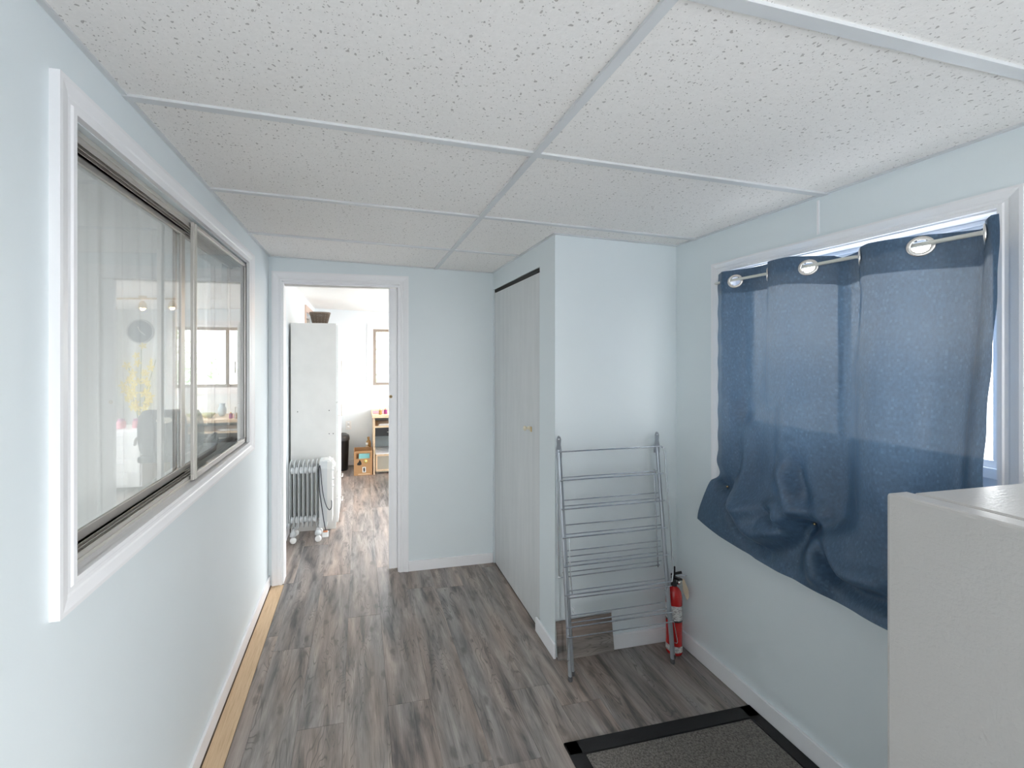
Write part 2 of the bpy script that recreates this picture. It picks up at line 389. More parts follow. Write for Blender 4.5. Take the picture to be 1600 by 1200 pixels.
def wall(name, axis, c0, c1, u0, u1, z0, z1, holes=(), m=None):
    """slab between c0..c1 along axis, spanning u0..u1 and z0..z1 with rectangular holes (ua,ub,za,zb)"""
    us = sorted({u0, u1, *[h[0] for h in holes], *[h[1] for h in holes]}); zs = sorted({z0, z1, *[h[2] for h in holes], *[h[3] for h in holes]})
    us = [u for u in us if u0 <= u <= u1]; zs = [z for z in zs if z0 <= z <= z1]
    solid = {}
    for i in range(len(us) - 1):
        for j in range(len(zs) - 1):
            uc = (us[i] + us[i + 1]) / 2; zc = (zs[j] + zs[j + 1]) / 2
            solid[i, j] = not any(h[0] < uc < h[1] and h[2] < zc < h[3] for h in holes)
    b = MB()
    def P(c, u, z): return (c, u, z) if axis == 'x' else (u, c, z)
    for (i, j), sv in solid.items():
        if not sv: continue
        a, bb, p, q = us[i], us[i + 1], zs[j], zs[j + 1]
        b.add([P(c0, a, p), P(c0, bb, p), P(c0, bb, q), P(c0, a, q)], [(0, 1, 2, 3)])
        b.add([P(c1, a, p), P(c1, bb, p), P(c1, bb, q), P(c1, a, q)], [(3, 2, 1, 0)])
        for (di, dj, e) in ((-1, 0, (a, p, a, q)), (1, 0, (bb, p, bb, q)), (0, -1, (a, p, bb, p)), (0, 1, (a, q, bb, q))):
            if not solid.get((i + di, j + dj), False):
                b.add([P(c0, e[0], e[1]), P(c0, e[2], e[3]), P(c1, e[2], e[3]), P(c1, e[0], e[1])], [(0, 1, 2, 3)])
    me = bpy.data.meshes.new(name); me.from_pydata(b.v, [], b.f)
    bm = bmesh.new(); bm.from_mesh(me); bmesh.ops.remove_doubles(bm, verts=bm.verts[:], dist=1e-5); bmesh.ops.recalc_face_normals(bm, faces=bm.faces[:]); bm.to_mesh(me); bm.free()
    me.materials.append(m or M['wall']); o = bpy.data.objects.new(name, me); C.objects.link(o); o['kind'] = 'structure'; return o

# ------------------------------------------------------------------ walls
TOP = 2.34
XL, XR, YB, YF = -.59, 1.67, 2.962, 6.0
W1 = (1.015, 2.430, 1.06, 2.02)          # interior window in the left wall (Y0,Y1,z0,z1)
W2 = (.787, 1.660, .95, 1.914)           # curtained window
wall('wall_left', 'x', XL - .13, XL, -1.7, 3.01, 0, TOP, [W1])
wall('wall_right', 'x', XR, XR + .14, -1.7, 3.01, 0, TOP, [W2, (-1.55, -.35, .6, 1.98)])
wall('wall_back', 'y', YB, YB + .10, XL, XR, 0, TOP, [(-.506, .274, 0, 2.022)])
wall('wall_closet_side', 'x', .965, 1.02, 1.955, YB, 0, TOP, [(2.14, 2.945, 0, 2.012)])
wall('wall_closet_front', 'y', 1.955, 2.02, 1.02, XR, 0, TOP)
wall('wall_rear', 'y', -1.80, -1.70, XL - .13, XR + .14, 0, TOP, [(.62, 1.66, .02, 2.05)])
wall('wall_far', 'y', YF, YF + .12, XL - .13, XR + .14, 0, TOP, [(.186, 1.02, 1.113, 1.905)], M['wall_far'])
wall('wall_far_left', 'x', XL - .13, XL - .012, 3.01, YF, 0, TOP, [(4.98, 5.75, 1.0, 2.03)], M['wall_far'])
wall('wall_far_right', 'x', XR, XR + .14, 3.01, YF, 0, TOP, [(3.5, 5.7, .25, 1.92)], M['wall_far'])
wall('wall_far_near_side', 'y', YB + .10, YB + .105, XL, XR, 0, TOP, [(-.506, .274, 0, 2.022)], M['wall_far'])
# room behind the interior window
wall('wall_outer_left', 'x', -3.22, -3.12, -1.8, 6.12, 0, TOP, [(1.2, 3.6, .9, 2.1)], M['wall_far'])
wall('wall_outer_front', 'y', -1.80, -1.70, -3.12, XL - .13, 0, TOP, (), M['wall_far'])
wall('wall_outer_back', 'y', YF, YF + .12, -3.12, XL - .13, 0, TOP, (), M['wall_far'])

# ------------------------------------------------------------------ floor with planks
fl = box('floor', M['subfloor'], None, -3.2, -1.8, -.06, XR + .1, YF + .1, -.006); fl['kind'] = 'structure'
PW, PL = .185, 1.22
offs = {-4: 1.2, -3: 2.295 - 1.22, -2: 1.79, -1: 2.50, 0: 1.835, 1: 2.73, 2: 1.48, 3: 1.805, 4: 1.68, 5: 2.32, 6: 1.15, 7: 2.05, 8: 1.4}
cache = {}
def plank(x0, x1, y0, y1, th=.0058):
    w_, l_ = x1 - x0, y1 - y0
    if w_ < .008 or l_ < .02: return
    key = (round(w_, 3), round(l_, 3))
    if key not in cache:
        b = MB(); g = .0003; c = .0007
        a0, a1, b0, b1 = -w_ / 2 + g, w_ / 2 - g, -l_ / 2 + g, l_ / 2 - g
        vs = [(a0, b0, -th), (a1, b0, -th), (a1, b1, -th), (a0, b1, -th), (a0, b0, -c), (a1, b0, -c), (a1, b1, -c), (a0, b1, -c),
              (a0 + c, b0 + c, 0), (a1 - c, b0 + c, 0), (a1 - c, b1 - c, 0), (a0 + c, b1 - c, 0)]
        b.add(vs, [(0, 1, 5, 4), (1, 2, 6, 5), (2, 3, 7, 6), (3, 0, 4, 7), (4, 5, 9, 8), (5, 6, 10, 9), (6, 7, 11, 10), (7, 4, 8, 11), (8, 9, 10, 11)])
        me = b.mesh('plank'); me.materials.append(M['plank']); cache[key] = me
    o = bpy.data.objects.new('plank', cache[key]); C.objects.link(o); o.parent = fl; o.location = ((x0 + x1) / 2, (y0 + y1) / 2, random.uniform(-.0003, 0))
for k in range(-4, 9):
    x0 = .12 + PW * k; x1 = x0 + PW
    y = offs[k] - PL * 6
    while y < YF:
        ya, yb = max(y, -1.7), min(y + PL, YF)
        y += PL
        if yb <= ya: continue
        # hall side of the door wall: planks stop short of the left wall, beyond it they run to the wall
        if x0 >= -.493 and x0 >= XL:
            plank(x0, min(x1, XR), ya, yb); continue
        segs = [(ya, min(yb, YB), max(x0, -.493), min(x1, XR)), (max(ya, YB), yb, max(x0, XL - .01), min(x1, XR))]
        for (a, b_, xa, xb) in segs:
            if b_ - a > .02 and xb - xa > .008: plank(xa, xb, a, b_)
ply = box('floor_filler_strip', M['ply'], None, -.572, -1.7, -.0062, -.4945, YB - .008, -.0008); ply.name = 'filler_board'
tag(ply, 'narrow strip of bare plywood running along the left wall at the floor edge', 'board')

# ------------------------------------------------------------------ ceiling: grid and tiles
ce = MB().box(XL - .13, -1.8, 2.20, XR + .14, 3.01, 2.26).obj('ceiling', M['ceil_plain'], None, 'structure', slope=True)
ce2 = MB().box(XL - .13, 3.01, 2.162, XR + .14, YF + .12, 2.26).obj('ceiling_far', M['ceil_plain'], None, 'structure', slope=True)
ce3 = MB().box(-3.22, -1.8, 2.27, XL - .13, YF + .12, 2.33).obj('ceiling_left', M['ceil_plain'], None, 'structure')
Z0 = 2.162; XT = .535
ys = [-1.7] + [2.415 - .5985 * k for k in range(6, -1, -1)] + [YB]
def sloped(o, x0, y0, x1, y1, z0, z1, name, m, parent):
    # keep the object's own origin at the piece's middle so that its texture differs
    cx_, cy_ = (x0 + x1) / 2, (y0 + y1) / 2
    b = MB().box(x0 - cx_, y0 - cy_, z0, x1 - cx_, y1 - cy_, z1)
    b.v = [(x, y, z - .031 * (x + cx_)) for x, y, z in b.v]
    me = b.mesh(name); me.materials.append(m); q = bpy.data.objects.new(name, me); C.objects.link(q); q.parent = parent; q.location = (cx_, cy_, 0); return q
for i in range(len(ys) - 1):
    for (xa, xb) in ((XL, XT), (XT, XR)):
        if xb > 1 and ys[i] > 1.9: xb = .99
        if ys[i + 1] - ys[i] < .02: continue
        if xb == XR and ys[i] < 1.9 < ys[i + 1]:
            sloped(0, xa, ys[i], xb, ys[i + 1], Z0 + .007, Z0 + .02, 'ceiling_tile', M['tile'], ce)
        else:
            sloped(0, xa, ys[i], xb, ys[i + 1], Z0 + .007, Z0 + .02, 'ceiling_tile', M['tile'], ce)
for y in ys[1:-1]:
    sloped(0, XL, y - .012, XT - .012, y + .012, Z0, Z0 + .012, 'cross_tee', M['tee'], ce)
    sloped(0, XT + .012, y - .012, (XR if y < 1.95 else .965), y + .012, Z0, Z0 + .012, 'cross_tee', M['tee'], ce)
sloped(0, XT - .012, -1.7, XT + .012, YB, Z0 - .0005, Z0 + .012, 'main_tee', M['tee'], ce)
for (a, b_, c_, d) in ((XL, -1.7, XL + .014, YB), (XR - .014, -1.7, XR, 1.955), (XL, YB - .014, .965, YB), (.951, 1.955, .965, YB), (.951, 1.941, XR, 1.955)):
    sloped(0, a, b_, c_, d, Z0 + .002, Z0 + .012, 'wall_angle', M['tee'], ce)

# ------------------------------------------------------------------ baseboards and trim
def bb(name, a, z1=.072): o = box(name, M['trim'], None, *a, c=.002); o['kind'] = 'structure'; return o
bb('baseboard_left', (XL, -1.7, .0, XL + .012, 2.958, .070))
bb('baseboard_right', (XR - .013, -1.7, .0, XR, 1.955, .078))
bb('baseboard_back', (.339, YB - .013, 0, .962, YB, .070))
bb('baseboard_closet_front', (.975, 1.955 - .012, 0, 1.657, 1.955, .075))
bb('baseboard_closet_side', (.952, 1.945, 0, .965, 2.172, .075))
bb('baseboard_far', (XL, YF - .013, 0, XR, YF, .085))
bb('baseboard_far_left', (XL - .012, 3.07, 0, XL + .001, 3.80, .085))
bb('baseboard_rear', (XL + .02, -1.7, 0, .03, -1.688, .075))
o = box('trim_1', M['trim'], None, XR - .003, 1.236, 1.975, XR, 1.243, 2.10); o['kind'] = 'structure'      # panel joint above the window

# doorway casing and jambs
d1 = sthing('door_1', (-.116, YB, 0))
def casing_prof(w_, t):   # moulded casing cross-section, (across, out)
    return [(0, 0), (0, t * .7), (.004, t * .8), (w_ * .2, t * .8), (w_ * .26, t * .62), (w_ * .42, t * .62), (w_ * .5, t * .75), (w_ * .85, t), (w_, t), (w_, 0)]
def miter_frame(name, m, parent, plane, c, sgn, u0, u1, z0, z1, w_, t, bottom=True, wl=None, wr=None):
    """picture-frame casing around an opening u0..u1,z0..z1; the profile runs outwards from the opening; four mitred boards"""
    def P(u, z, d): return (c + sgn * d, u, z) if plane == 'x' else (u, c + sgn * d, z)
    wl = wl or w_; wr = wr or w_
    def corner(k, a):   # a = 0..1 across
        return [(u0 - wl * a, z0 - (w_ * a if bottom else 0)), (u1 + wr * a, z0 - (w_ * a if bottom else 0)), (u1 + wr * a, z1 + w_ * a), (u0 - wl * a, z1 + w_ * a)][k]
    prof = casing_prof(1.0, t)
    sides = [(1, 2), (2, 3), (3, 0)] + ([(0, 1)] if bottom else [])
    for (p, q) in sides:
        b = MB(); vs = []
        for k in (p, q):
            for (a, d) in prof:
                u, z = corner(k, min(1, a if a > .01 else a)); vs.append(P(u, z, d))
        n_ = len(prof)
        b.add(vs, [tuple(range(n_)), tuple(range(n_, 2 * n_))[::-1]] + [(i, (i + 1) % n_, n_ + (i + 1) % n_, n_ + i) for i in range(n_)])
        b.obj(name, m, parent)
miter_frame('casing', M['trim'], d1, 'y', YB, -1, -.506, .274, 0, 2.022, .064, .014, bottom=False)
miter_frame('casing', M['trim'], d1, 'y', YB + .105, 1, -.506, .274, 0, 2.022, .064, .014, bottom=False)
box('jamb', M['trim'], d1, -.508, YB, 0, -.498, YB + .105, 2.02)
box('jamb', M['trim'], d1, .264, YB - .002, 0, .276, YB + .03, 2.02); box('jamb', M['trim'], d1, .264, YB + .075, 0, .276, YB + .105, 2.02)
box('head_jamb', M['trim'], d1, -.498, YB, 2.010, .264, YB + .105, 2.022)
box('head_track', M['alum'], d1, -.498, YB + .035, 2.0, .264, YB + .07, 2.010)
sl = box('sliding_panel', M['trim'], d1, .204, YB + .034, .012, .275, YB + .072, 2.004, c=.002)
MB().lathe([(.0, .0), (.006, .0), (.0065, -.003), (.010, -.004), (.011, -.0015), (.011, .001)], (.216, YB + .034, 1.235), 16, 'y', caps=False).obj('finger_pull', M['brass'], sl)
# closet door
d2 = sthing('door_2', (.965, 2.54, 0))
cd = box('door_panel', M['door'], d2, .972, 2.142, .010, 1.0, 2.944, 1.985, c=.0015)
box('head_track', M['dark'], d2, .973, 2.142, 1.990, .995, 2.943, 2.0115)  # near-black fill painted as the shade in the slot above the door
kb = MB().lathe([(.0, -.034), (.010, -.033), (.0145, -.028), (.0145, -.022), (.007, -.016), (.006, -.006), (.012, -.003), (.012, .0)], (.972, 2.305, 1.10), 18, 'x', caps=False)
kb.obj('knob', mat('cream_knob', (.75, .68, .52), .3), cd)
MB().box(.966, 2.262, 1.085, .972, 2.274, 1.115, c=.001).obj('knob_plate', M['brass'], cd)
box('gap_shade_strip', M['dark'], d2, .975, 2.142, .0005, 1.0, 2.944, .009)  # solid dark strip standing in for the shade under the door

# ------------------------------------------------------------------ window_1: interior slider in the left wall
w1 = sthing('window_1', (XL, 1.7, W1[2]))
miter_frame('casing', M['trim'], w1, 'x', XL, 1, 1.012, 2.405, 1.062, 2.022, .058, .019, wr=.10)
y0, y1, z0, z1 = W1
box('reveal', M['trim'], w1, XL - .018, y0 - .003, z0 - .002, XL + .001, y1 + .003, z0 + .002)
def rect_frame(name, m, parent, x0, x1, ya, yb, za, zb, w_, wt=None):
    """sash frame in the YZ plane made of four rails in one mesh"""
    wt = wt or w_
    b = MB(); b.box(x0, ya, za, x1, yb, za + w_, c=.0015); b.box(x0, ya, zb - wt, x1, yb, zb, c=.0015)
    b.box(x0, ya, za + w_, x1, ya + w_, zb - wt, c=.0015); b.box(x0, yb - w_, za + w_, x1, yb, zb - wt, c=.0015)
    return b.obj(name, m, parent)
rect_frame('outer_frame', M['alum_light'], w1, XL - .10, XL - .017, y0, y1, z0, z1, .012)
for xx in (.020, .034, .048, .060, .074):
    box('track_rib', M['alum'], w1, XL - xx - .002, y0 + .012, z0 + .010, XL - xx, y1 - .012, z0 + (.024 if xx < .07 else .034))
    box('track_rib', M['alum'], w1, XL - xx - .002, y0 + .012, z1 - (.026 if xx < .07 else .036), XL - xx, y1 - .012, z1 - .012)
s1 = rect_frame('sash', M['alum'], w1, XL - .016, XL - .004, 1.692, y1 - .006, z0 + .006, z1 - .008, .022, .016)
box('pane', M['glass'], s1, XL - .012, 1.714, z0 + .028, XL - .008, y1 - .028, z1 - .024)
box('pull_rail', M['alum_light'], s1, XL - .004, 1.700, z0 + .01, XL + .002, 1.706, z1 - .012)
s3 = rect_frame('sash', M['alum'], w1, XL - .070, XL - .060, y0 + .012, 1.765, z0 + .013, z1 - .014, .034, .028)
box('pane', M['glass'], s3, XL - .067, y0 + .046, z0 + .047, XL - .063, 1.731, z1 - .042)
s4 = rect_frame('storm_sash', M['alum'], w1, XL - .094, XL - .084, 1.74, y1 - .012, z0 + .013, z1 - .014, .018, .016)
box('pane', M['glass'], s4, XL - .091, 1.758, z0 + .031, XL - .087, y1 - .030, z1 - .030)

# sheer curtain behind the interior window
def sheer():
    b = MB(); nu, nv = 150, 14; ya, yb = .55, 2.62
    for j in range(nv + 1):
        t = j / nv; z = 2.12 - t * 1.35
        for i in range(nu + 1):
            s_ = i / nu
            ph = s_ * 2 * PI
            d_ = .018 * math.sin(ph * 17 + .8 * math.sin(ph * 3)) + .008 * math.sin(ph * 41 + 2)
            b.v.append((-.84 + d_ * (.6 + .5 * t), ya + s_ * (yb - ya) + .006 * math.cos(ph * 17), z))
    for j in range(nv):
        for i in range(nu):
            a = j * (nu + 1) + i; b.f.append((a, a + 1, a + nu + 2, a + nu + 1)); b.sm.append(True)
    me = bpy.data.meshes.new('sheer_curtain'); me.from_pydata(b.v, [], b.f)
    uvl = me.uv_layers.new(name='UVMap')
    for p in me.polygons:
        p.use_smooth = True
        for li in p.loop_indices:
            v = me.vertices[me.loops[li].vertex_index].co; uvl.data[li].uv = (v.y * .5, (2.12 - v.z) * .5)
    me.materials.append(M['sheer']); o = bpy.data.objects.new('cloth', me); C.objects.link(o); return o
sc_t = thing('sheer_curtain', 'pale translucent pleated curtain hanging behind the sliding glass in left wall', 'curtain', (-.84, 1.6, .77))
so = sheer(); so.parent = sc_t; so.data.transform(Matrix.Translation(-Vector(sc_t.location)))
MB().tube([(-.84, .5, 2.13), (-.84, 2.7, 2.13)], .009, 10).obj('rod', M['alum'], sc_t)

# ------------------------------------------------------------------ window_2: behind the blue curtain
w2 = sthing('window_2', (XR, 1.22, W2[2]))
y0, y1, z0, z1 = W2
miter_frame('casing', M['trim'], w2, 'x', XR, -1, y0, y1, z0, z1, .047, .018)
box('stool', M['trim'], w2, XR - .001, y0, z0 - .001, XR + .139, y1, z0 + .006)
for (a, b_) in ((y0 - .001, y0 + .005), (y1 - .005, y1 + .001)): box('side_jamb', M['trim'], w2, XR, a, z0, XR + .139, b_, z1)
box('head_jamb', M['trim'], w2, XR, y0, z1 - .005, XR + .139, y1, z1 + .001)
box('shade_edge_panel', M['trim'], w2, XR + .085, y0, z0, XR + .13, y1, 1.175)  # opaque panel added behind the cloth to give its lower shade edge
rect_frame('vinyl_frame', M['vinyl'], w2, XR + .07, XR + .125, y0 + .005, y1 - .005, 1.175, z1 - .005, .030, .012)
s = rect_frame('sash', M['vinyl'], w2, XR + .085, XR + .105, y0 + .035, 1.235, 1.205, z1 - .017, .020, .012)
box('pane', M['glass'], s, XR + .094, y0 + .055, 1.225, XR + .098, 1.215, z1 - .029)
s = rect_frame('sash', M['vinyl'], w2, XR + .105, XR + .123, 1.215, y1 - .035, 1.205, z1 - .017, .020, .012)
box('pane', M['glass'], s, XR + .112, 1.235, 1.225, XR + .116, y1 - .055, z1 - .029)

# ------------------------------------------------------------------ blue curtain
F = 654.0; cth, sth = math.cos(YAW), math.sin(YAW)
def at_x(px, py, X0):       # measured photo point -> (Y, z) on the plane X = X0 (used for crease lines of the cloth)
    a = (px - 700) / F; b = (557 - py) / F
    rx, ry = sth + a * cth, cth - a * sth
    t = X0 / rx; return (ry * t, HC + b * t)
topc = [(1.655, 1.640), (1.62, 1.615), (1.585, 1.595), (1.539, 1.615), (1.50, 1.636), (1.445, 1.642), (1.405, 1.634), (1.389, 1.615), (1.372, 1.597), (1.33, 1.588),
        (1.28, 1.593), (1.231, 1.612), (1.19, 1.634), (1.13, 1.642), (1.085, 1.634), (1.071, 1.615), (1.055, 1.597), (1.01, 1.586), (.965, 1.591), (.916, 1.612),
        (.875, 1.634), (.825, 1.642), (.800, 1.636), (.788, 1.615), (.780, 1.600), (.768, 1.592), (.752, 1.592)]
lowc = [(1.650, 1.635), (1.62, 1.615), (1.585, 1.598), (1.539, 1.603), (1.49, 1.630), (1.445, 1.638), (1.415, 1.624), (1.389, 1.606), (1.365, 1.590), (1.33, 1.576),
        (1.28, 1.564), (1.231, 1.578), (1.19, 1.600), (1.13, 1.632), (1.10, 1.624), (1.075, 1.604), (1.045, 1.575), (1.01, 1.560), (.965, 1.552), (.916, 1.570),
        (.885, 1.600), (.855, 1.622), (.838, 1.624), (.827, 1.610), (.818, 1.594), (.800, 1.578), (.776, 1.580)]
tc_ = cr([(a, b, 0) for a, b in topc], 14); lc_ = cr([(a, b, 0) for a, b in lowc], 14)
def lerp(a, b, t): return a + (b - a) * t
def sstep(a, b, x):
    t = max(0, min(1, (x - a) / (b - a))); return t * t * (3 - 2 * t)
def interp(tab, x):
    if x <= tab[0][0]: return tab[0][1]
    for (a, b), (c_, d) in zip(tab, tab[1:]):
        if x <= c_: return lerp(b, d, (x - a) / (c_ - a))
    return tab[-1][1]
hem_px = [(1108, 809), (1150, 843), (1194, 873), (1252, 902), (1298, 926), (1382, 969.6)]
hem_tab = sorted(at_x(px, py, 1.625) for px, py in hem_px)
hem_tab = [(.70, hem_tab[0][1] + .01)] + hem_tab
top_px = [(1123, 427), (1240, 401), (1293, 399), (1305, 402), (1363, 381), (1447, 366), (1520, 357), (1545, 345), (1557, 337)]
top_tab = sorted(at_x(px, py, 1.61) for px, py in top_px)
PINS = [at_x(1142, 760, 1.65), at_x(1279, 818, 1.65), (.885, .90)]
T1 = (1142, 762); T2 = (1279, 818)
creases = [   # polyline (photo px), amplitude toward the room, half-width
    ([(1279, 820), (1262, 838), (1240, 850), (1205, 858), (1182, 848), (1160, 815), (1144, 768)], -.036, .020),
    ([(1275, 812), (1240, 836), (1205, 842), (1186, 822), (1176, 780), (1168, 720), (1165, 640)], .034, .030),
    ([(1262, 800), (1248, 770), (1238, 735), (1232, 700)], .026, .018),
    ([(1278, 813), (1264, 780), (1254, 745), (1248, 690)], -.024, .012),
    ([(1272, 815), (1250, 817), (1238, 806), (1232, 790), (1222, 792)], .020, .013),
    ([(1268, 822), (1246, 824), (1228, 816), (1218, 800)], -.018, .010),
    ([(1150, 768), (1165, 782), (1182, 792), (1195, 790)], .018, .014),
    ([(1146, 752), (1158, 735), (1160, 700), (1158, 600)], -.016, .014),
    ([(1282, 822), (1296, 850), (1308, 880), (1322, 905), (1345, 925), (1390, 937)], -.034, .018),
    ([(1288, 820), (1305, 846), (1318, 868), (1332, 888), (1360, 903), (1395, 912)], .026, .020),
    ([(1280, 826), (1284, 860), (1290, 900)], .022, .020),
    ([(1268, 826), (1256, 860), (1248, 890)], -.012, .016),
    ([(1284, 816), (1296, 824), (1310, 818), (1330, 790)], -.016, .012),
    ([(1330, 440), (1322, 500), (1312, 570), (1306, 640)], -.010, .012),
    ([(1210, 640), (1216, 700), (1224, 760)], -.014, .016),
    ([(1372, 560), (1376, 700), (1384, 800)], .012, .03),
]
CR = [([at_x(px, py, 1.61) for px, py in pl], a, w_) for pl, a, w_ in creases]
def dseg(p, a, b):
    ax, ay = a; bx, by = b; dx, dy = bx - ax, by - ay; l2 = dx * dx + dy * dy
    t = max(0, min(1, ((p[0] - ax) * dx + (p[1] - ay) * dy) / l2)); ex, ey = ax + t * dx - p[0], ay + t * dy - p[1]
    return math.sqrt(ex * ex + ey * ey)
def curtain():
    NU = len(tc_); rows = []
    NV = 130
    verts = []; uvs = []
    for j in range(NV + 1):
        v = j / NV
        for i in range(NU):
            tp, lp = tc_[i], lc_[i]
            zt = interp(top_tab, tp.x); u = i / (NU - 1)
            zh = interp(hem_tab, lp.x)
            z = lerp(zt, zh, v)
            m_ = sstep(1.86, 1.10, z)
            Yv = lerp(tp.x, lp.x, m_); Xv = lerp(tp.y, lp.y, m_)
            # pleats fade into the gathered hem
            g = sstep(1.10, .86, z)
            Xv = lerp(Xv, 1.578, g * .85)
            # left edge: swings in at the pin, then flares out to the hem corner
            le = sstep(1.36, 1.66, Yv)
            Yv += le * (-.030 * math.exp(-((z - .985) / .035) ** 2) + .012 * sstep(.965, .945, z) + .058 * sstep(.95, .735, z))
            Yv += .0012 * math.sin(z * 37) * sstep(.82, .78, Yv) + .002 * math.sin(z * 55 + 1) * le * (z > .97)
            # sagging swag between the pins
            for (pa, pb) in ((PINS[1][0], PINS[0][0]), (PINS[2][0], PINS[1][0])):
                if pa < Yv < pb:
                    q = math.sin(PI * (Yv - pa) / (pb - pa)); Xv -= .035 * q * math.exp(-((z - .86) / .10) ** 2)
            for pl, amp, wd in CR:
                if z > 1.75: break
                d_ = min(dseg((Yv, z), a, b) for a, b in zip(pl, pl[1:]))
                de = math.hypot(Yv - pl[-1][0], z - pl[-1][1]); tp_ = sstep(0, .10, de) if pl[-1][1] > 1.0 else 1
                wd2 = (wd * 1.5 + .008) * (1 + .5 * (1 - tp_))
                if d_ < wd2 * 3: Xv -= amp * 1.65 * (.15 + .85 * tp_) * math.exp(-(d_ / wd2) ** 2)
            for (py_, pz_) in PINS:     # pinned to the casing
                d_ = math.hypot(Yv - py_, z - pz_); k = math.exp(-(d_ / .030) ** 2); Xv = lerp(Xv, 1.640, k)
            lim = 1.648
            if z < .955 or Yv > 1.655 or Yv < .79: lim = 1.640
            Xv = min(Xv, lim)
            verts.append((Xv, Yv, z)); uvs.append((u * .95, v))
    faces = []
    gz = lambda i, j: verts[j * NU + i]
    for j in range(NV):
        for i in range(NU - 1):
            c_ = [(verts[k][0] + 0) for k in (j * NU + i, (j + 1) * NU + i + 1)]
            cx_ = (gz(i, j)[0] + gz(i + 1, j + 1)[0]) / 2; cy_ = (gz(i, j)[1] + gz(i + 1, j + 1)[1]) / 2; cz_ = (gz(i, j)[2] + gz(i + 1, j + 1)[2]) / 2
            if any((cx_ - g[0]) ** 2 + (cy_ - g[1]) ** 2 + (cz_ - g[2]) ** 2 < .0205 ** 2 for g in GR): continue
            a = j * NU + i; faces.append((a, a + 1, a + NU + 1, a + NU))
    me = bpy.data.meshes.new('cloth'); me.from_pydata(verts, [], faces)
    uvl = me.uv_layers.new(name='UVMap')
    for p in me.polygons:
        p.use_smooth = True
        for li in p.loop_indices: uvl.data[li].uv = uvs[me.loops[li].vertex_index]
    me.materials.append(M['curtain']); o = bpy.data.objects.new('cloth', me); C.objects.link(o)
    return o
idx = [3 * 14, 7 * 14, 11 * 14, 15 * 14, 19 * 14, 23 * 14]
GR = []
for k in idx:
    p = tc_[k]; GR.append((p.y, p.x, 1.842 + (.012 * (p.x - .8))))
ct = thing('blue_curtain', 'dusty blue grommet-top curtain covering the right window with its hem pinned up in swags', 'curtain', (1.62, 1.22, .68))
co = curtain(); co.parent = ct; co.data.transform(Matrix.Translation(-Vector(ct.location)))
for k, g in zip(idx, GR):
    a, b_ = tc_[k - 3], tc_[k + 3]; tan = Vector((b_.y - a.y, b_.x - a.x, 0)).normalized(); nrm = Vector((tan.y, -tan.x, 0))
    if nrm.x > 0: nrm = -nrm
    up = Vector((0, 0, 1)); b = MB(); n_ = 30; prof = [(.0195, -.003), (.0195, .0025), (.022, .0038), (.0265, .0034), (.0305, .001), (.0305, -.001), (.026, -.004)]
    vs = []
    for (r, h) in prof:
        for q in range(n_):
            an = 2 * PI * q / n_; vs.append(tuple(Vector(g) + tan * r * math.cos(an) + up * r * math.sin(an) + nrm * h))
    fs = [(i * n_ + q, i * n_ + (q + 1) % n_, ((i + 1) % len(prof)) * n_ + (q + 1) % n_, ((i + 1) % len(prof)) * n_ + q) for i in range(len(prof)) for q in range(n_)]
    b.add(vs, fs, True); b.obj('grommet', M['nickel'], ct)
rod = thing('curtain_rod', 'thin cream enamelled rod threaded through the blue curtain grommets', 'rod', (1.615, 1.24, 1.85))
MB().tube([(1.615, .792, 1.848), (1.615, 1.640, 1.858)], .0062, 12).obj('rod', M['rod'], rod)
for yy, zz in ((.788, 1.848), (1.645, 1.858)):
    MB().tube([(1.615, yy, zz), (1.655, yy, zz)], .0055, 10).box(1.648, yy - .007, zz - .028, 1.652, yy + .007, zz + .016).obj('bracket', M['rod'], rod)
for i, (yy, zz) in enumerate(PINS[:2]):
    p = MB().lathe([(.0, -.009), (.004, -.008), (.0052, -.005), (.0035, -.003), (.0012, -.002), (.0012, .016)], (1.636, yy, zz), 12, 'x', caps=False).obj('push_pin', M['brass'], None)
    tag(p, ['brass push pin fixing the curtain hem at the left corner of the right window', 'brass push pin gathering the curtain hem near the middle of the right window'][i], 'pin', 'push pins in the blue curtain')

# ------------------------------------------------------------------ refrigerator
fr = thing('refrigerator', 'short white refrigerator with pebbled finish standing against the right wall', 'refrigerator', (1.3, .32, 0))
HZ = 1.256; y0, y1 = .02, .62
box('body', M['fridge'], fr, 1.062, y0 + .003, .03, 1.625, y1 - .003, HZ - .002, c=.008)
box('door', M['fridge'], fr, 1.0, y0, .09, 1.050, y1, HZ, c=.006)
box('door_gasket', M['gasket'], fr, 1.050, y0 + .012, .10, 1.0625, y1 - .012, HZ - .014)
box('kick_plate', M['rubber'], fr, 1.05, y0 + .01, .0, 1.07, y1 - .01, .08)
MB().tube(cr([(1.0, y0 + .05, .80), (.965, y0 + .05, .82), (.962, y0 + .05, .95), (.965, y0 + .05, 1.08), (1.0, y0 + .05, 1.10)]), .009, 10).obj('handle', M['white_gloss'], fr)
for (fx_, fy_) in ((1.10, y1 - .04), (1.59, y1 - .04), (1.59, y0 + .04)): MB().lathe([(.012, 0), (.012, .03)], (fx_, fy_, 0), 12).obj('foot', M['rubber'], fr)

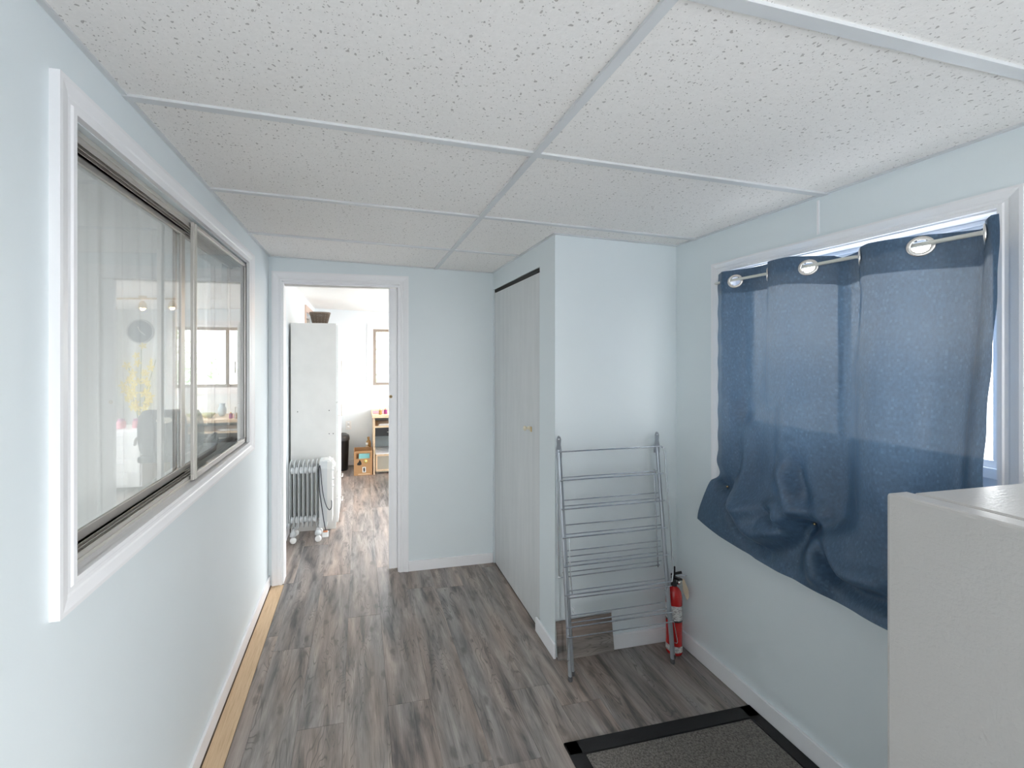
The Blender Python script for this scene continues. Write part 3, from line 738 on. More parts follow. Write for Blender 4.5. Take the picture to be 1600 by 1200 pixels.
# ------------------------------------------------------------------ door mat
mt = thing('door_mat', 'black rubber-edged door mat with taupe pile on the floor by the right wall', 'mat', (1.2, 1.2, 0))
X0m, X1m, Y0m, Y1m = .78, 1.654, .90, 1.508
b = MB(); b.box(X0m, Y0m, .0005, X1m, Y1m, .006, c=.002); 
for (a, c_, d, e_) in ((X0m, Y0m, X1m, Y0m + .055), (X0m, Y1m - .055, X1m, Y1m), (X0m, Y0m, X0m + .055, Y1m), (X1m - .055, Y0m, X1m, Y1m)): b.box(a, c_, .004, d, e_, .0095, c=.002)
b.obj('border', M['mat_black'], mt)
box('pile', M['mat_pile'], mt, X0m + .062, Y0m + .062, .005, X1m - .062, Y1m - .062, .011, c=.002)

# ------------------------------------------------------------------ drying rack
rk = thing('drying_rack', 'folded grey metal clothes drying rack leaning on the wall beside closet', 'drying rack', (1.245, 1.87, 0))
def fY(z): return lerp(1.800, 1.912, z / 1.13)      # front frame plane
def rY(z): return lerp(1.842, 1.926, z / 1.13)      # rear frame plane
XA, XB = .965, 1.518
for (xx, sgn) in ((XA, 1), (XB, -1)):
    MB().tube([(xx + .000 * sgn, fY(0) , .006), (xx - .006 * 1, fY(1.06), 1.06)], .0095, 10, flat=.9).obj('post', M['steel'], rk)
    MB().tube([(xx + .030, rY(.0) - .012, .006), (xx + .006, rY(1.06), 1.06)], .0085, 10, flat=.9).obj('post', M['steel'], rk)
    MB().lathe([(.0095, 0), (.0105, .004), (.0095, .022)], (xx, fY(0), 0), 12).obj('foot_cap', M['rubber'], rk)
    MB().lathe([(.0085, 0), (.0095, .004), (.0085, .02)], (xx + .030, rY(0) - .012, 0), 12).obj('foot_cap', M['rubber'], rk)
    # flattened pivot bracket with a rivet
    hb = MB()
    outline = [(-.012, 1.02), (-.013, 1.06), (-.008, 1.085), (-.009, 1.11), (-.005, 1.124), (0, 1.128), (.005, 1.124), (.009, 1.11), (.007, 1.085), (.011, 1.06), (.012, 1.02)]
    hb.prism([(xx - .004 + a * 1.3, z) for a, z in outline], 1.905, 1.911, 'y'); o = hb.obj('hinge_bracket', M['steel'], rk)
    MB().lathe([(0, -.003), (.004, -.002), (.005, 0), (.005, .012)], (xx - .004, 1.904, 1.112), 10, 'y', caps=False).obj('rivet', M['chrome'], o)
WR = .0031
def rung(xa, ya, xb, yb, z, r=WR, dz=.003, m='chrome'):
    MB().tube([(xa, ya, z), (xb, yb, z + dz)], r, 6).obj('rung', M[m], rk)
fz = [1.052, .915, .779, .646, .515, .385, .240]
for i, z in enumerate(fz):
    rung(XA - .012, fY(z) - .009, XB + .014, fY(z) - .009, z, .0036)
    if i: rung(XA + .010, fY(z) + .006, XB - .005, fY(z) + .006, z + .010, .0028)
rung(XA - .012, fY(.195) - .009, XB + .014, fY(.195) - .009, .195, .0028)
rung(XA + .01, fY(.365) - .002, XB + .014, fY(.365) - .012, .366, .0028)
for z in (.805, .686, .563, .535, .463): rung(XA + .002, rY(z) + .003, XB, rY(z) + .003, z + .004, .0028)
rung(XA + .01, rY(.265) + .003, XB, rY(.265) + .003, .262, .0028)
# folded side wing loops of wire
MB().tube(cr([(XA - .008, 1.923, 1.03), (XA - .008, 1.918, .80), (XA - .004, 1.905, .47), (XA - .002, 1.904, .44), (XA + .01, 1.902, .432), (1.2, 1.902, .434), (XB - .02, 1.902, .436), (XB - .004, 1.902, .442), (XB - .002, 1.904, .47), (XB - .012, 1.92, .93)], 4), .0030, 6).obj('wing_wire', M['chrome'], rk)
MB().tube(cr([(XB + .012, 1.895, 1.052), (XB + .026, 1.888, 1.03), (XB + .030, 1.875, .85), (XB + .040, 1.856, .55), (XB + .040, 1.845, .44), (XB + .030, 1.84, .38)], 5), .0032, 6).obj('wing_wire', M['chrome'], rk)
MB().tube(cr([(XA + .028, 1.862, .64), (XA + .024, 1.845, .50), (XA + .030, 1.835, .38)], 4), .0028, 6).obj('wing_wire', M['chrome'], rk)
for (xx, z) in ((XA + .02, .33), (XA + .022, .31), (XB - .02, .37), (XB - .02, .35)):
    MB().tube([(xx, fY(z) - .004, z), (xx + .010, fY(z) - .014, z - .010), (xx + .013, fY(z) - .012, z + .002)], .0016, 5).obj('hook', M['chrome'], rk)
for (xx, s_) in ((XA - .004, -1), (XB + .012, 1)):
    MB().tube([(xx, fY(.2) - .01, .21), (xx + s_ * .014, fY(.1) - .012, .105), (xx + s_ * .010, fY(.1) - .012, .095), (xx, fY(.1) - .01, .10)], .0018, 6).obj('stay_wire', M['chrome'], rk)

# loose plank leaning on the wall
lp = bpy.data.objects.new('loose_floor_plank', None)
b = MB(); b.add([(.968, 1.931, .0), (1.283, 1.931, .0), (1.270, 1.939, .196), (.962, 1.939, .190), (.968, 1.935, .0), (1.283, 1.935, .0), (1.270, 1.943, .196), (.962, 1.943, .190)],
                [(0, 1, 2, 3), (7, 6, 5, 4), (0, 4, 5, 1), (1, 5, 6, 2), (2, 6, 7, 3), (3, 7, 4, 0)])
bpy.data.objects.remove(lp)
lp = b.obj('floor_plank', M['plank_up'], None)
tag(lp, 'offcut of grey-brown vinyl plank propped upright against wall behind drying rack', 'plank')

# ------------------------------------------------------------------ fire extinguisher
ex = thing('fire_extinguisher', 'red fire extinguisher with paper labels standing in the corner by the rack', 'fire extinguisher', (1.583, 1.868, 0))
ex_c = (1.583, 1.868)
MB().lathe([(.028, .0), (.037, .003), (.0385, .012), (.0385, .275), (.037, .295), (.032, .318), (.022, .333), (.014, .338), (.014, .345)], (*ex_c, 0), 32).obj('cylinder', M['red'], ex)
def label_mat(n, b):
    v = coords(n, (1, 1, 1)); 
    br = N(n, 'ShaderNodeTexNoise'); br.inputs['Scale'].default_value = 70; br.inputs['Detail'].default_value = 3
    mp = N(n, 'ShaderNodeMapping'); mp.inputs['Scale'].default_value = (1, 1, 4); L(n, v, mp.inputs[0]); L(n, mp.outputs[0], br.inputs[0])
    L(n, ramp(n, br.outputs[0], [(.42, (.25, .22, .22)), (.5, (.72, .70, .68))]), b.inputs['Base Color'])
M['exlabel'] = mat('printed_label', rough=.4, build=label_mat)
MB().lathe([(.0388, .172), (.0388, .253)], (*ex_c, 0), 32, caps=False).obj('label', M['exlabel'], ex)
MB().lathe([(.0388, .018), (.0388, .050)], (*ex_c, 0), 32, caps=False).obj('label', M['exlabel'], ex)
MB().lathe([(.0392, .172), (.0392, .180)], (*ex_c, 0), 32, caps=False).obj('label_border', M['black'], ex)
MB().lathe([(.015, .343), (.015, .352), (.011, .355), (.011, .385)], (*ex_c, 0), 16).obj('valve', M['black'], ex)
x_, y_ = ex_c
MB().prism([(y_ - .05, .392), (y_ - .045, .400), (y_ + .012, .386), (y_ + .012, .374)], x_ - .009, x_ + .009, 'x').obj('carry_handle', M['black'], ex)
MB().prism([(y_ - .048, .425), (y_ - .042, .436), (y_ + .014, .398), (y_ + .014, .386)], x_ - .008, x_ + .008, 'x').obj('lever', M['black'], ex)
MB().box(x_ - .013, y_ - .012, .38, x_ - .001, y_ - .006, .445, c=.001).obj('lever_guard', M['black'], ex)
MB().lathe([(.0, .0), (.012, .001), (.013, .010), (.013, .012)], (x_ + .012, y_ - .01, .362), 16, 'x').obj('pressure_gauge', M['nickel'], ex)
MB().tube(cr([(x_ + .012, y_ - .02, .395), (x_ + .035, y_ - .03, .405), (x_ + .055, y_ - .025, .398), (x_ + .05, y_ - .012, .39), (x_ + .03, y_ - .01, .386), (x_ + .012, y_ - .02, .392)]), .0018, 6).obj('pull_ring', M['chrome'], ex)
MB().add
tgb = MB(); tgb.prism([(x_ + .022, .388), (x_ + .034, .385), (x_ + .060, .33), (x_ + .064, .29), (x_ + .052, .275), (x_ + .030, .32)], y_ - .03, y_ - .029, 'y'); tgb.obj('inspection_tag', M['tag'], ex)

# ------------------------------------------------------------------ far room: heater
ht = thing('oil_heater', 'white finned oil-filled radiator on casters in front of the tall white cabinet', 'heater', (-.40, 3.66, 0))
HX = -.556; yc = 3.66
for i in range(7):
    x = HX + .0345 * i
    prof = []
    W_ = .085
    pts = [(yc - W_ + .01, .13), (yc - W_, .16), (yc - W_, .60), (yc - W_ + .02, .64), (yc - .03, .655), (yc + .03, .655), (yc + W_ - .02, .64), (yc + W_, .60), (yc + W_, .16), (yc + W_ - .01, .13), (yc + .03, .11), (yc - .03, .11)]
    f_ = MB().prism(pts, x - .0022, x + .0022, 'x')
    # oil channel swelling up the middle and at the ends
    for zc, hh in ((.585, .045), (.185, .045)):
        for yy in (yc - .052,):
            f_.lathe([(.004, -.0165), (.024, -.012), (.028, 0), (.024, .012), (.004, .0165)], (x + (.017 if i < 6 else -.01), yy, zc), 14, 'x')
        f_.lathe([(.004, -.0165), (.030, -.012), (.034, 0), (.030, .012), (.004, .0165)], (x, yc + .02, zc), 14, 'x')
    f_.box(x - .007, yc - .035, .18, x + .007, yc + .06, .59, c=.003)
    f_.obj('fin', M['heater'], ht)
cb = MB().prism([(yc - .088, .12), (yc - .088, .60), (yc - .06, .652), (yc + .08, .655), (yc + .088, .6), (yc + .088, .12)], -.325, -.262, 'x').obj('control_box', M['heater'], ht)
MB().prism([(yc - .09, .16), (yc - .09, .595), (yc - .07, .648), (yc + .07, .65), (yc + .08, .58), (yc + .08, .16)], -.262, -.222, 'x').obj('control_panel', M['white'], ht)
for z in (.575, .50, .44): MB().lathe([(.013, 0), (.012, .012), (.0, .013)], (-.222, yc - .04, z), 14, 'x', caps=False).obj('dial', M['heater'], cb)
MB().prism([(-.29, .64), (-.30, .655), (-.25, .668), (-.215, .63), (-.20, .605), (-.21, .598), (-.235, .63), (-.26, .645)], yc - .05, yc + .05, 'y').obj('grip', M['white_gloss'], ht)
for x in (-.53, -.335):
    for yy in (yc - .075, yc + .08):
        c_ = MB().tube([(x, yy, .12), (x, yy, .07)], .012, 10).lathe([(.010, .052), (.026, .060), (.024, .085), (.010, .10)], (x, yy, 0), 14).obj('caster_bracket', M['heater'], ht)
        MB().lathe([(.010, -.013), (.022, -.012), (.026, -.006), (.026, .006), (.022, .012), (.010, .013)], (x + .002, yy - .006, .027), 16, 'y').obj('wheel', M['white_gloss'], c_)
zc = .62; yy = yc - .096
MB().tube(cr([(-.318, yy, .63), (-.324, yy - .004, .60), (-.322, yy - .004, .45), (-.308, yy - .006, .33), (-.290, yy - .006, .20), (-.276, yy - .008, .12), (-.268, yy - .008, .085)]), .0038, 8).tube(
    cr([(-.318, yy, .63), (-.312, yy - .002, .58), (-.300, yy - .006, .45), (-.285, yy - .008, .36), (-.265, yy - .01, .295), (-.242, yy - .012, .265), (-.226, yy - .01, .285), (-.224, yy - .008, .325), (-.228, yy - .004, .34)]), .0034, 8).obj('power_cord', M['cord'], ht)
pl = MB().box(-.300, yy - .022, .045, -.250, yy + .004, .092, c=.006).obj('plug', M['white_gloss'], ht)
MB().box(-.292, yy - .024, .088, -.256, yy - .004, .096, c=.001).obj('plug_stripe', mat('orange_strip', (.60, .22, .10), .5), pl)

# ------------------------------------------------------------------ far room: tall cabinet
cbt = thing('tall_cabinet', 'tall narrow white laminate cabinet standing just inside the doorway on the left', 'cabinet', (-.39, 4.05, 0))
CX0, CX1, CY0, CY1, CH = -.584, -.205, 3.82, 4.42, 1.812
bd = MB().box(CX0, CY0, 0, CX1, CY0 + .016, CH, c=.001).box(CX0, CY1 - .016, 0, CX1, CY1, CH, c=.001).box(CX0, CY0 + .016, CH - .016, CX1, CY1 - .016, CH).box(CX0, CY0 + .016, .03, CX1, CY1 - .016, .05).box(CX0, CY0 + .016, .05, CX0 + .006, CY1 - .016, CH - .016).box(CX1 - .03, CY0 + .016, 0, CX1 - .015, CY1 - .016, .05).obj('carcass', M['white'], cbt)
for (za, zb, hz) in ((1.115, 1.80, 1.43), (.50, 1.11, 1.04)):
    dr = MB().box(CX1, CY0 + .002, za, CX1 + .02, CY1 - .002, zb, c=.0015).obj('door', M['white_gloss'], cbt)
    MB().tube([(CX1 + .02, CY0 + .04, hz - .05), (CX1 + .046, CY0 + .04, hz - .05), (CX1 + .046, CY0 + .04, hz + .05), (CX1 + .02, CY0 + .04, hz + .05)], .005, 8).obj('handle', M['alum'], dr)
for (za, zb) in ((.28, .495), (.055, .275)):
    dr = MB().box(CX1, CY0 + .002, za, CX1 + .02, CY1 - .002, zb, c=.0015).obj('drawer', M['white_gloss'], cbt)
    MB().tube([(CX1 + .02, 4.07, (za + zb) / 2), (CX1 + .045, 4.07, (za + zb) / 2), (CX1 + .045, 4.17, (za + zb) / 2), (CX1 + .02, 4.17, (za + zb) / 2)], .005, 8).obj('handle', M['alum'], dr)
for (x, z) in ((-.527, 1.04), (-.263, 1.045), (-.263, .84), (-.228, .84)): MB().lathe([(.0, -.0006), (.0045, -.0005), (.0045, .001)], (x, CY0, z), 8, 'y', caps=False).obj('cam_hole', M['dark'], cbt)
# woven basket
bk = thing('woven_basket', 'small brown-grey woven basket on top of the tall white cabinet', 'basket', (-.347, 3.90, CH))
def basket():
    b = MB(); n_ = 28; c0 = (-.347, 3.90)
    for k in range(9):
        z = CH + .006 + k * .0105; f_ = k / 8; rx, ry = lerp(.062, .084, f_), lerp(.042, .055, f_)
        pts = []
        for i in range(57):
            a = 2 * PI * i / 56; wv = .0028 * (1 if (i + k) % 2 else -1)
            pts.append((c0[0] + (rx + wv) * math.cos(a), c0[1] + (ry + wv) * math.sin(a), z))
        b.tube(pts, .0048, 5, cap=False)
    return b.obj('woven_side', mat('dark_wicker', (.17, .12, .085), .6), bk)
basket()
b = MB()
for i in range(14):
    a = 2 * PI * i / 14; b.tube([(-.347 + .060 * math.cos(a), 3.90 + .040 * math.sin(a), CH), (-.347 + .083 * math.cos(a), 3.90 + .054 * math.sin(a), CH + .095)], .0035, 6)
b.obj('stake', mat('pale_wicker', (.34, .30, .26), .6), bk)
b = MB(); b.tube([(-.347 + .087 * math.cos(2 * PI * i / 32), 3.90 + .058 * math.sin(2 * PI * i / 32), CH + .097) for i in range(33)], .006, 6, cap=False); b.obj('rim', mat('wicker_rim', (.22, .17, .13), .6), bk)
MB().prism([(-.347 + .058 * math.cos(2 * PI * i / 20), 3.90 + .038 * math.sin(2 * PI * i / 20)) for i in range(20)], CH + .001, CH + .005, 'z').obj('bottom', mat('wicker_base', (.15, .11, .08), .7), bk)

# ------------------------------------------------------------------ far room: windows
w3 = sthing('window_3', (.6, YF, 1.1))
miter_frame('casing', M['trim'], w3, 'y', YF, -1, .186, 1.02, 1.113, 1.905, .085, .016)
M['bronze'] = mat('bronze_frame', (.36, .31, .27), .4, .4)
b = MB(); b.box(.186, YF + .02, 1.113, 1.02, YF + .06, 1.131).box(.186, YF + .02, 1.887, 1.02, YF + .06, 1.905).box(.186, YF + .02, 1.131, .204, YF + .06, 1.887).box(1.002, YF + .02, 1.131, 1.02, YF + .06, 1.887); b.obj('window_frame', M['bronze'], w3)
for (a, c_, yo) in ((.204, .54, .026), (.50, 1.002, .044)):
    b = MB(); b.box(a, YF + yo, 1.131, c_, YF + yo + .014, 1.153).box(a, YF + yo, 1.865, c_, YF + yo + .014, 1.887).box(a, YF + yo, 1.153, a + .026, YF + yo + .014, 1.865).box(c_ - .026, YF + yo, 1.153, c_, YF + yo + .014, 1.865)
    s = b.obj('sash', M['bronze'], w3); box('pane', M['glass'], s, a + .026, YF + yo + .005, 1.153, c_ - .026, YF + yo + .009, 1.865)
w4 = sthing('added_window_4', (XR, 4.6, .25))  # unseen window added to brighten the far room
miter_frame('casing', M['trim'], w4, 'x', XR, -1, 3.5, 5.7, .25, 1.92, .06, .016)
rect_frame('window_frame', M['vinyl'], w4, XR + .05, XR + .10, 3.5, 5.7, .25, 1.92, .035); box('mullion', M['vinyl'], w4, XR + .06, 4.58, .285, XR + .09, 4.62, 1.885)
box('pane', M['glass'], w4, XR + .072, 3.535, .285, XR + .076, 4.58, 1.885); box('pane', M['glass'], w4, XR + .072, 4.62, .285, XR + .076, 5.665, 1.885)
w5 = sthing('window_5', (XL, 5.3, 1.0))
M['pinkwood'] = mat('pale_wood_trim', (.62, .46, .38), .5)
miter_frame('casing', M['pinkwood'], w5, 'x', XL - .012, 1, 4.98, 5.75, 1.0, 2.03, .07, .016)
rect_frame('window_frame', M['alum'], w5, XL - .10, XL - .05, 4.98, 5.75, 1.0, 2.03, .03); box('pane', M['glass'], w5, XL - .077, 5.01, 1.03, XL - .073, 5.72, 2.0)
# glazed door and side window, added unseen behind the camera to light the hall
d3 = sthing('added_door_3', (1.23, -1.75, 0))
for (a, c_) in ((.62, 1.66),):
    b = MB(); yo = -1.76
    b.box(a, yo, .02, c_, yo + .025, .11).box(a, yo, 1.97, c_, yo + .025, 2.05).box(a, yo, .11, a + .06, yo + .025, 1.97).box(c_ - .06, yo, .11, c_, yo + .025, 1.97)
    s = b.obj('door_leaf', M['vinyl'], d3); box('pane', M['glass'], s, a + .06, yo + .01, .11, c_ - .06, yo + .014, 1.97)
w6 = sthing('added_window_6', (XR, -.95, .75))  # unseen side window added for daylight from behind
rect_frame('window_frame', M['vinyl'], w6, XR + .04, XR + .09, -1.55, -.35, .6, 1.98, .035); box('pane', M['glass'], w6, XR + .062, -1.515, .635, XR + .066, -.385, 1.945)
miter_frame('casing', M['trim'], w6, 'x', XR, -1, -1.55, -.35, .6, 1.98, .05, .016)
w7 = sthing('added_window_7', (-3.12, 1.9, .9))  # unseen window added so daylight backlights the sheer
rect_frame('window_frame', M['vinyl'], w7, -3.19, -3.14,  1.2, 3.6, .9, 2.1, .035); box('pane', M['glass'], w7, -3.168, 1.235, .935, -3.164, 3.565, 2.065)

# switch and outlet
sw = thing('light_switch', 'white double light switch plate on the far room wall', 'switch', (-.149, YF, 1.27))
box('plate', M['white_gloss'], sw, -.195, YF - .006, 1.21, -.103, YF, 1.33, c=.002)
for x in (-.17, -.128): box('toggle', M['white_gloss'], sw, x - .006, YF - .014, 1.255, x + .006, YF - .006, 1.285, c=.001)
ol = thing('wall_outlet', 'white electrical outlet low on the far room wall', 'outlet', (-.152, YF, .56))
box('plate', M['white_gloss'], ol, -.19, YF - .006, .50, -.115, YF, .62, c=.002)
for z in (.535, .585): MB().lathe([(.0, -.0085), (.015, -.008), (.016, -.006)], (-.152, YF, z), 14, 'y', caps=False).obj('socket', M['vinyl'], ol)
# trash bin
tb = thing('trash_bin', 'black round lidded trash bin behind the tall cabinet on the far room floor', 'bin', (-.245, 5.80, 0))
MB().lathe([(.088, 0), (.092, .01), (.105, .40), (.109, .405)], (-.245, 5.80, 0), 28).obj('bucket', M['black'], tb)
MB().lathe([(.112, .40), (.112, .43), (.104, .465), (.07, .485), (0, .49)], (-.245, 5.80, 0), 28, caps=False).obj('lid', mat('dark_lid', (.05, .05, .055), .4), tb)
# cardboard box
cx = thing('cardboard_box', 'brown cardboard box with stickers and a hand-hole beside the desk leg', 'box', (.05, 5.57, 0))
x0, x1, y0, y1, hz = -.072, .158, 5.455, 5.70, .31
wl_ = wall('front_flap', 'y', y0, y0 + .005, x0, x1, .001, hz, [(-.045, .132, .215, .285)], M['card']); del wl_['kind']; wl_.parent = cx; wl_.data.transform(Matrix.Translation(-Vector(cx.location)))
box('side_flap', M['card'], cx, x0, y0 + .005, .001, x0 + .005, y1, hz); box('side_flap', M['card'], cx, x1 - .005, y0 + .005, .001, x1, y1, hz); box('back_flap', M['card'], cx, x0 + .005, y1 - .005, .001, x1 - .005, y1, hz); box('bottom', M['card'], cx, x0 + .005, y0 + .005, .001, x1 - .005, y1 - .005, .006)
def disc(name, m, parent, x, z, r, y): return MB().lathe([(0, -.0008), (r, -.0006), (r, 0)], (x, y, z), 18, 'y', caps=False).obj(name, m, parent)
st = disc('round_sticker', mat('yellow_sticker', (.80, .62, .12), .5), cx, .075, .180, .022, y0); disc('sticker_centre', M['paper'], st, .075, .180, .009, y0 - .001)
MB().prism([(-.03, .135), (-.032, .155), (-.012, .175), (-.005, .20), (.008, .195), (.022, .165), (.024, .14), (.0, .13)], y0 - .001, y0, 'y').obj('dark_sticker', M['dark'], cx)
st = box('white_sticker', M['paper'], cx, .034, y0 - .001, .038, .078, y0, .108); MB().prism([(.048, .048), (.045, .09), (.052, .100), (.062, .098), (.066, .08), (.064, .048)], y0 - .0018, y0 - .001, 'y').obj('sticker_print', M['dark'], st)
box('tape_strip', M['wood'], cx, -.02, y0 - .0008, .012, .13, y0, .022)
tp = box('teal_notebook', M['teal'], None, -.01, 5.475, .012, .125, 5.49, .272); tag(tp, 'pale teal paper notebook standing inside the cardboard box', 'notebook')
for i, (x, hh, mm, lb) in enumerate(((.095, .355, 'tag', 'short pale jar with rounded shoulders behind the cardboard box'), (.118, .42, 'amber', 'taller amber spray bottle behind the cardboard box'))):
    bt = thing(['glass_jar', 'spray_bottle'][i], lb, ['jar', 'bottle'][i], (x, 5.76 + .08 * i, 0))
    MB().lathe([(.034, 0), (.036, .005), (.036, hh - .09), (.026, hh - .055), (.013, hh - .04), (.013, hh - .02)], (x, 5.76 + .08 * i, 0), 18).obj('body', M[mm], bt)
    MB().lathe([(.017, hh - .025), (.017, hh - .002), (.008, hh)], (x, 5.76 + .08 * i, 0), 14).obj('cap', M['paper'] if i == 0 else M['amber'], bt)
# desk
dk = thing('desk', 'light birch desk with open shelf and black drawer under the far window', 'desk', (.6, 5.72, 0))
box('side_panel', M['wood'], dk, .172, 5.46, 0, .194, 5.96, .735, c=.001); box('side_panel', M['wood'], dk, .98, 5.46, 0, 1.0, 5.96, .735, c=.001)
box('tabletop', M['wood'], dk, .155, 5.40, .735, 1.02, 5.975, .772, c=.002)
box('shelf', M['wood'], dk, .194, 5.47, .600, .98, 5.95, .622)
dr = box('drawer', M['black'], dk, .194, 5.47, .490, .62, 5.93, .598, c=.002)
box('back_panel', mat('grey_back', (.36, .42, .45), .6), dk, .194, 5.93, .10, .98, 5.94, .73)
MB().tube([(.35, 5.47, .545), (.35, 5.45, .545), (.45, 5.45, .545), (.45, 5.47, .545)], .004, 6).obj('drawer_pull', M['alum'], dr)
sb = thing('storage_box', 'pale framed storage drawer on the floor under the desk', 'storage box', (.40, 5.7, 0))
b = MB(); xa, xb, ya = .205, .60, 5.50
b.box(xa, ya, .03, xb, ya + .02, .05).box(xa, ya, .225, xb, ya + .02, .25).box(xa, ya, .05, xa + .02, ya + .02, .225).box(xb - .02, ya, .05, xb, ya + .02, .225); b.obj('front_frame', M['wood'], sb)
box('body', mat('taupe_bin', (.40, .37, .31), .5), sb, xa + .004, ya + .012, .012, xb - .004, 5.9, .24, c=.002); box('lid', M['vinyl'], sb, xa - .004, ya - .004, .25, xb + .004, 5.91, .262, c=.002)
for i in range(3): tag(box('paper_sheet', M['paper'], None, .235 + .01 * i, 5.50 + .008 * i, .6223 + .006 * i, .46 + .01 * i, 5.80, .6275 + .006 * i), ['lowest white paper sheet in the pile on the shelf of the birch desk', 'middle white paper sheet in the pile on the shelf of the birch desk', 'topmost white paper sheet in the pile on the shelf of the birch desk'][i], 'paper', 'paper sheets on the desk shelf')
tag(box('pink_folder', M['pink'], None, .17, 5.55, .7722, .36, 5.80, .778, c=.001), 'pink folder lying flat on the left end of the birch desk', 'folder')
for i, (x, y, hh, m_, nm, lb) in enumerate(((.262, 5.47, .05, 'amber', 'glass_candle', 'small amber glass candle at the front edge of the birch desk'), (.33, 5.50, .055, 'purple', 'ribbon_spool', 'purple spool beside the amber candle on the birch desk'))):
    t = thing(nm, lb, ['candle', 'spool'][i], (x, y, .7725))
    MB().lathe([(.018, .7725), (.021, .776), (.021, .7725 + hh)], (x, y, 0), 16).obj('body', M[m_], t); MB().lathe([(.010, .7725 + hh), (.012, .775 + hh), (.012, .79 + hh), (.0, .792 + hh)], (x, y, 0), 12, caps=False).obj('top', M['brass'], t)
t = thing('fruit_bowl', 'low yellow-green bowl on the birch desk beneath the far window', 'bowl', (.62, 5.62, .7725))
MB().lathe([(.04, .7725), (.07, .80), (.085, .825), (.08, .825), (.062, .80), (.0, .785)], (.62, 5.62, 0), 20).obj('bowl', mat('olive_bowl', (.40, .40, .12), .4), t)
t = thing('glass_vase', 'clear pale blue vase standing behind the bowl on the desk', 'vase', (.50, 5.75, .7725))
MB().lathe([(.03, .7725), (.045, .80), (.05, .86), (.03, .90), (.035, .93)], (.50, 5.75, 0), 20).obj('body', mat('pale_vase', (.60, .72, .78), .2), t)
# office chair
oc = thing('office_chair', 'black high-backed office chair pulled up to the birch desk', 'chair', (.66, 5.02, 0))
bc_ = (.66, 5.02)
def chair_back():
    b = MB(); pts = []
    rowsz = [(.50, .20), (.56, .235), (.66, .25), (.80, .25), (.90, .235), (.96, .20), (.975, .15)]
    nz, nx = len(rowsz), 12
    for side in (0, 1):
        for (z, hw) in rowsz:
            for i in range(nx + 1):
                u = -1 + 2 * i / nx; b.v.append((bc_[0] + u * hw, bc_[1] - .24 + .05 * u * u - .04 * (z - .5) + (.035 if side else 0), z))
    n1 = nz * (nx + 1)
    for j in range(nz - 1):
        for i in range(nx):
            a = j * (nx + 1) + i; b.f.append((a, a + 1, a + nx + 2, a + nx + 1)); b.sm.append(True); c_ = a + n1; b.f.append((c_, c_ + nx + 1, c_ + nx + 2, c_ + 1)); b.sm.append(True)
    ring = [i for i in range(nx + 1)] + [(j + 1) * (nx + 1) - 1 for j in range(1, nz)] + [(nz - 1) * (nx + 1) + i for i in range(nx - 1, -1, -1)] + [j * (nx + 1) for j in range(nz - 2, 0, -1)]
    for a, c_ in zip(ring, ring[1:] + ring[:1]): b.f.append((a, c_, c_ + n1, a + n1)); b.sm.append(True)
    return b.obj('backrest', M['fabric_black'], oc)
chair_back()
MB().lathe([(0, -.002), (1, -.001), (1, 0)], (0, 0, 0), 18, 'y', caps=False)
b = MB(); b.prism([(bc_[0] - .02 + .075 * math.cos(2 * PI * i / 20), .87 + .03 * math.sin(2 * PI * i / 20)) for i in range(20)], bc_[1] - .262, bc_[1] - .252, 'y'); b.obj('oval_badge', mat('cream_badge', (.75, .68, .55), .5), oc)
MB().box(bc_[0] - .25, bc_[1] - .22, .43, bc_[0] + .25, bc_[1] + .25, .50, c=.025).obj('seat', M['fabric_black'], oc)
MB().tube([(bc_[0], bc_[1], .43), (bc_[0], bc_[1], .10)], .025, 12).obj('gas_lift', M['black'], oc)
for k in range(5):
    a = 2 * PI * k / 5 + .3; ex_, ey_ = bc_[0] + .28 * math.cos(a), bc_[1] + .28 * math.sin(a)
    lg = MB().tube([(bc_[0], bc_[1], .115), (ex_, ey_, .075)], [.022, .014], 8).obj('base_leg', M['black'], oc); MB().lathe([(.010, -.02), (.027, -.018), (.027, .018), (.010, .02)], (ex_, ey_, .028), 14, 'x').obj('wheel', M['black'], lg)
for s_ in (-1, 1): MB().tube(cr([(bc_[0] + s_ * .25, bc_[1] + .10, .46), (bc_[0] + s_ * .29, bc_[1] + .10, .55), (bc_[0] + s_ * .29, bc_[1] + .08, .66), (bc_[0] + s_ * .29, bc_[1] - .12, .67), (bc_[0] + s_ * .27, bc_[1] - .20, .62)]), .014, 8).obj('armrest', M['black'], oc)
MB().box(bc_[0] - .03, bc_[1] - .235, .44, bc_[0] + .03, bc_[1] - .20, .56, c=.005).obj('back_support', M['black'], oc)
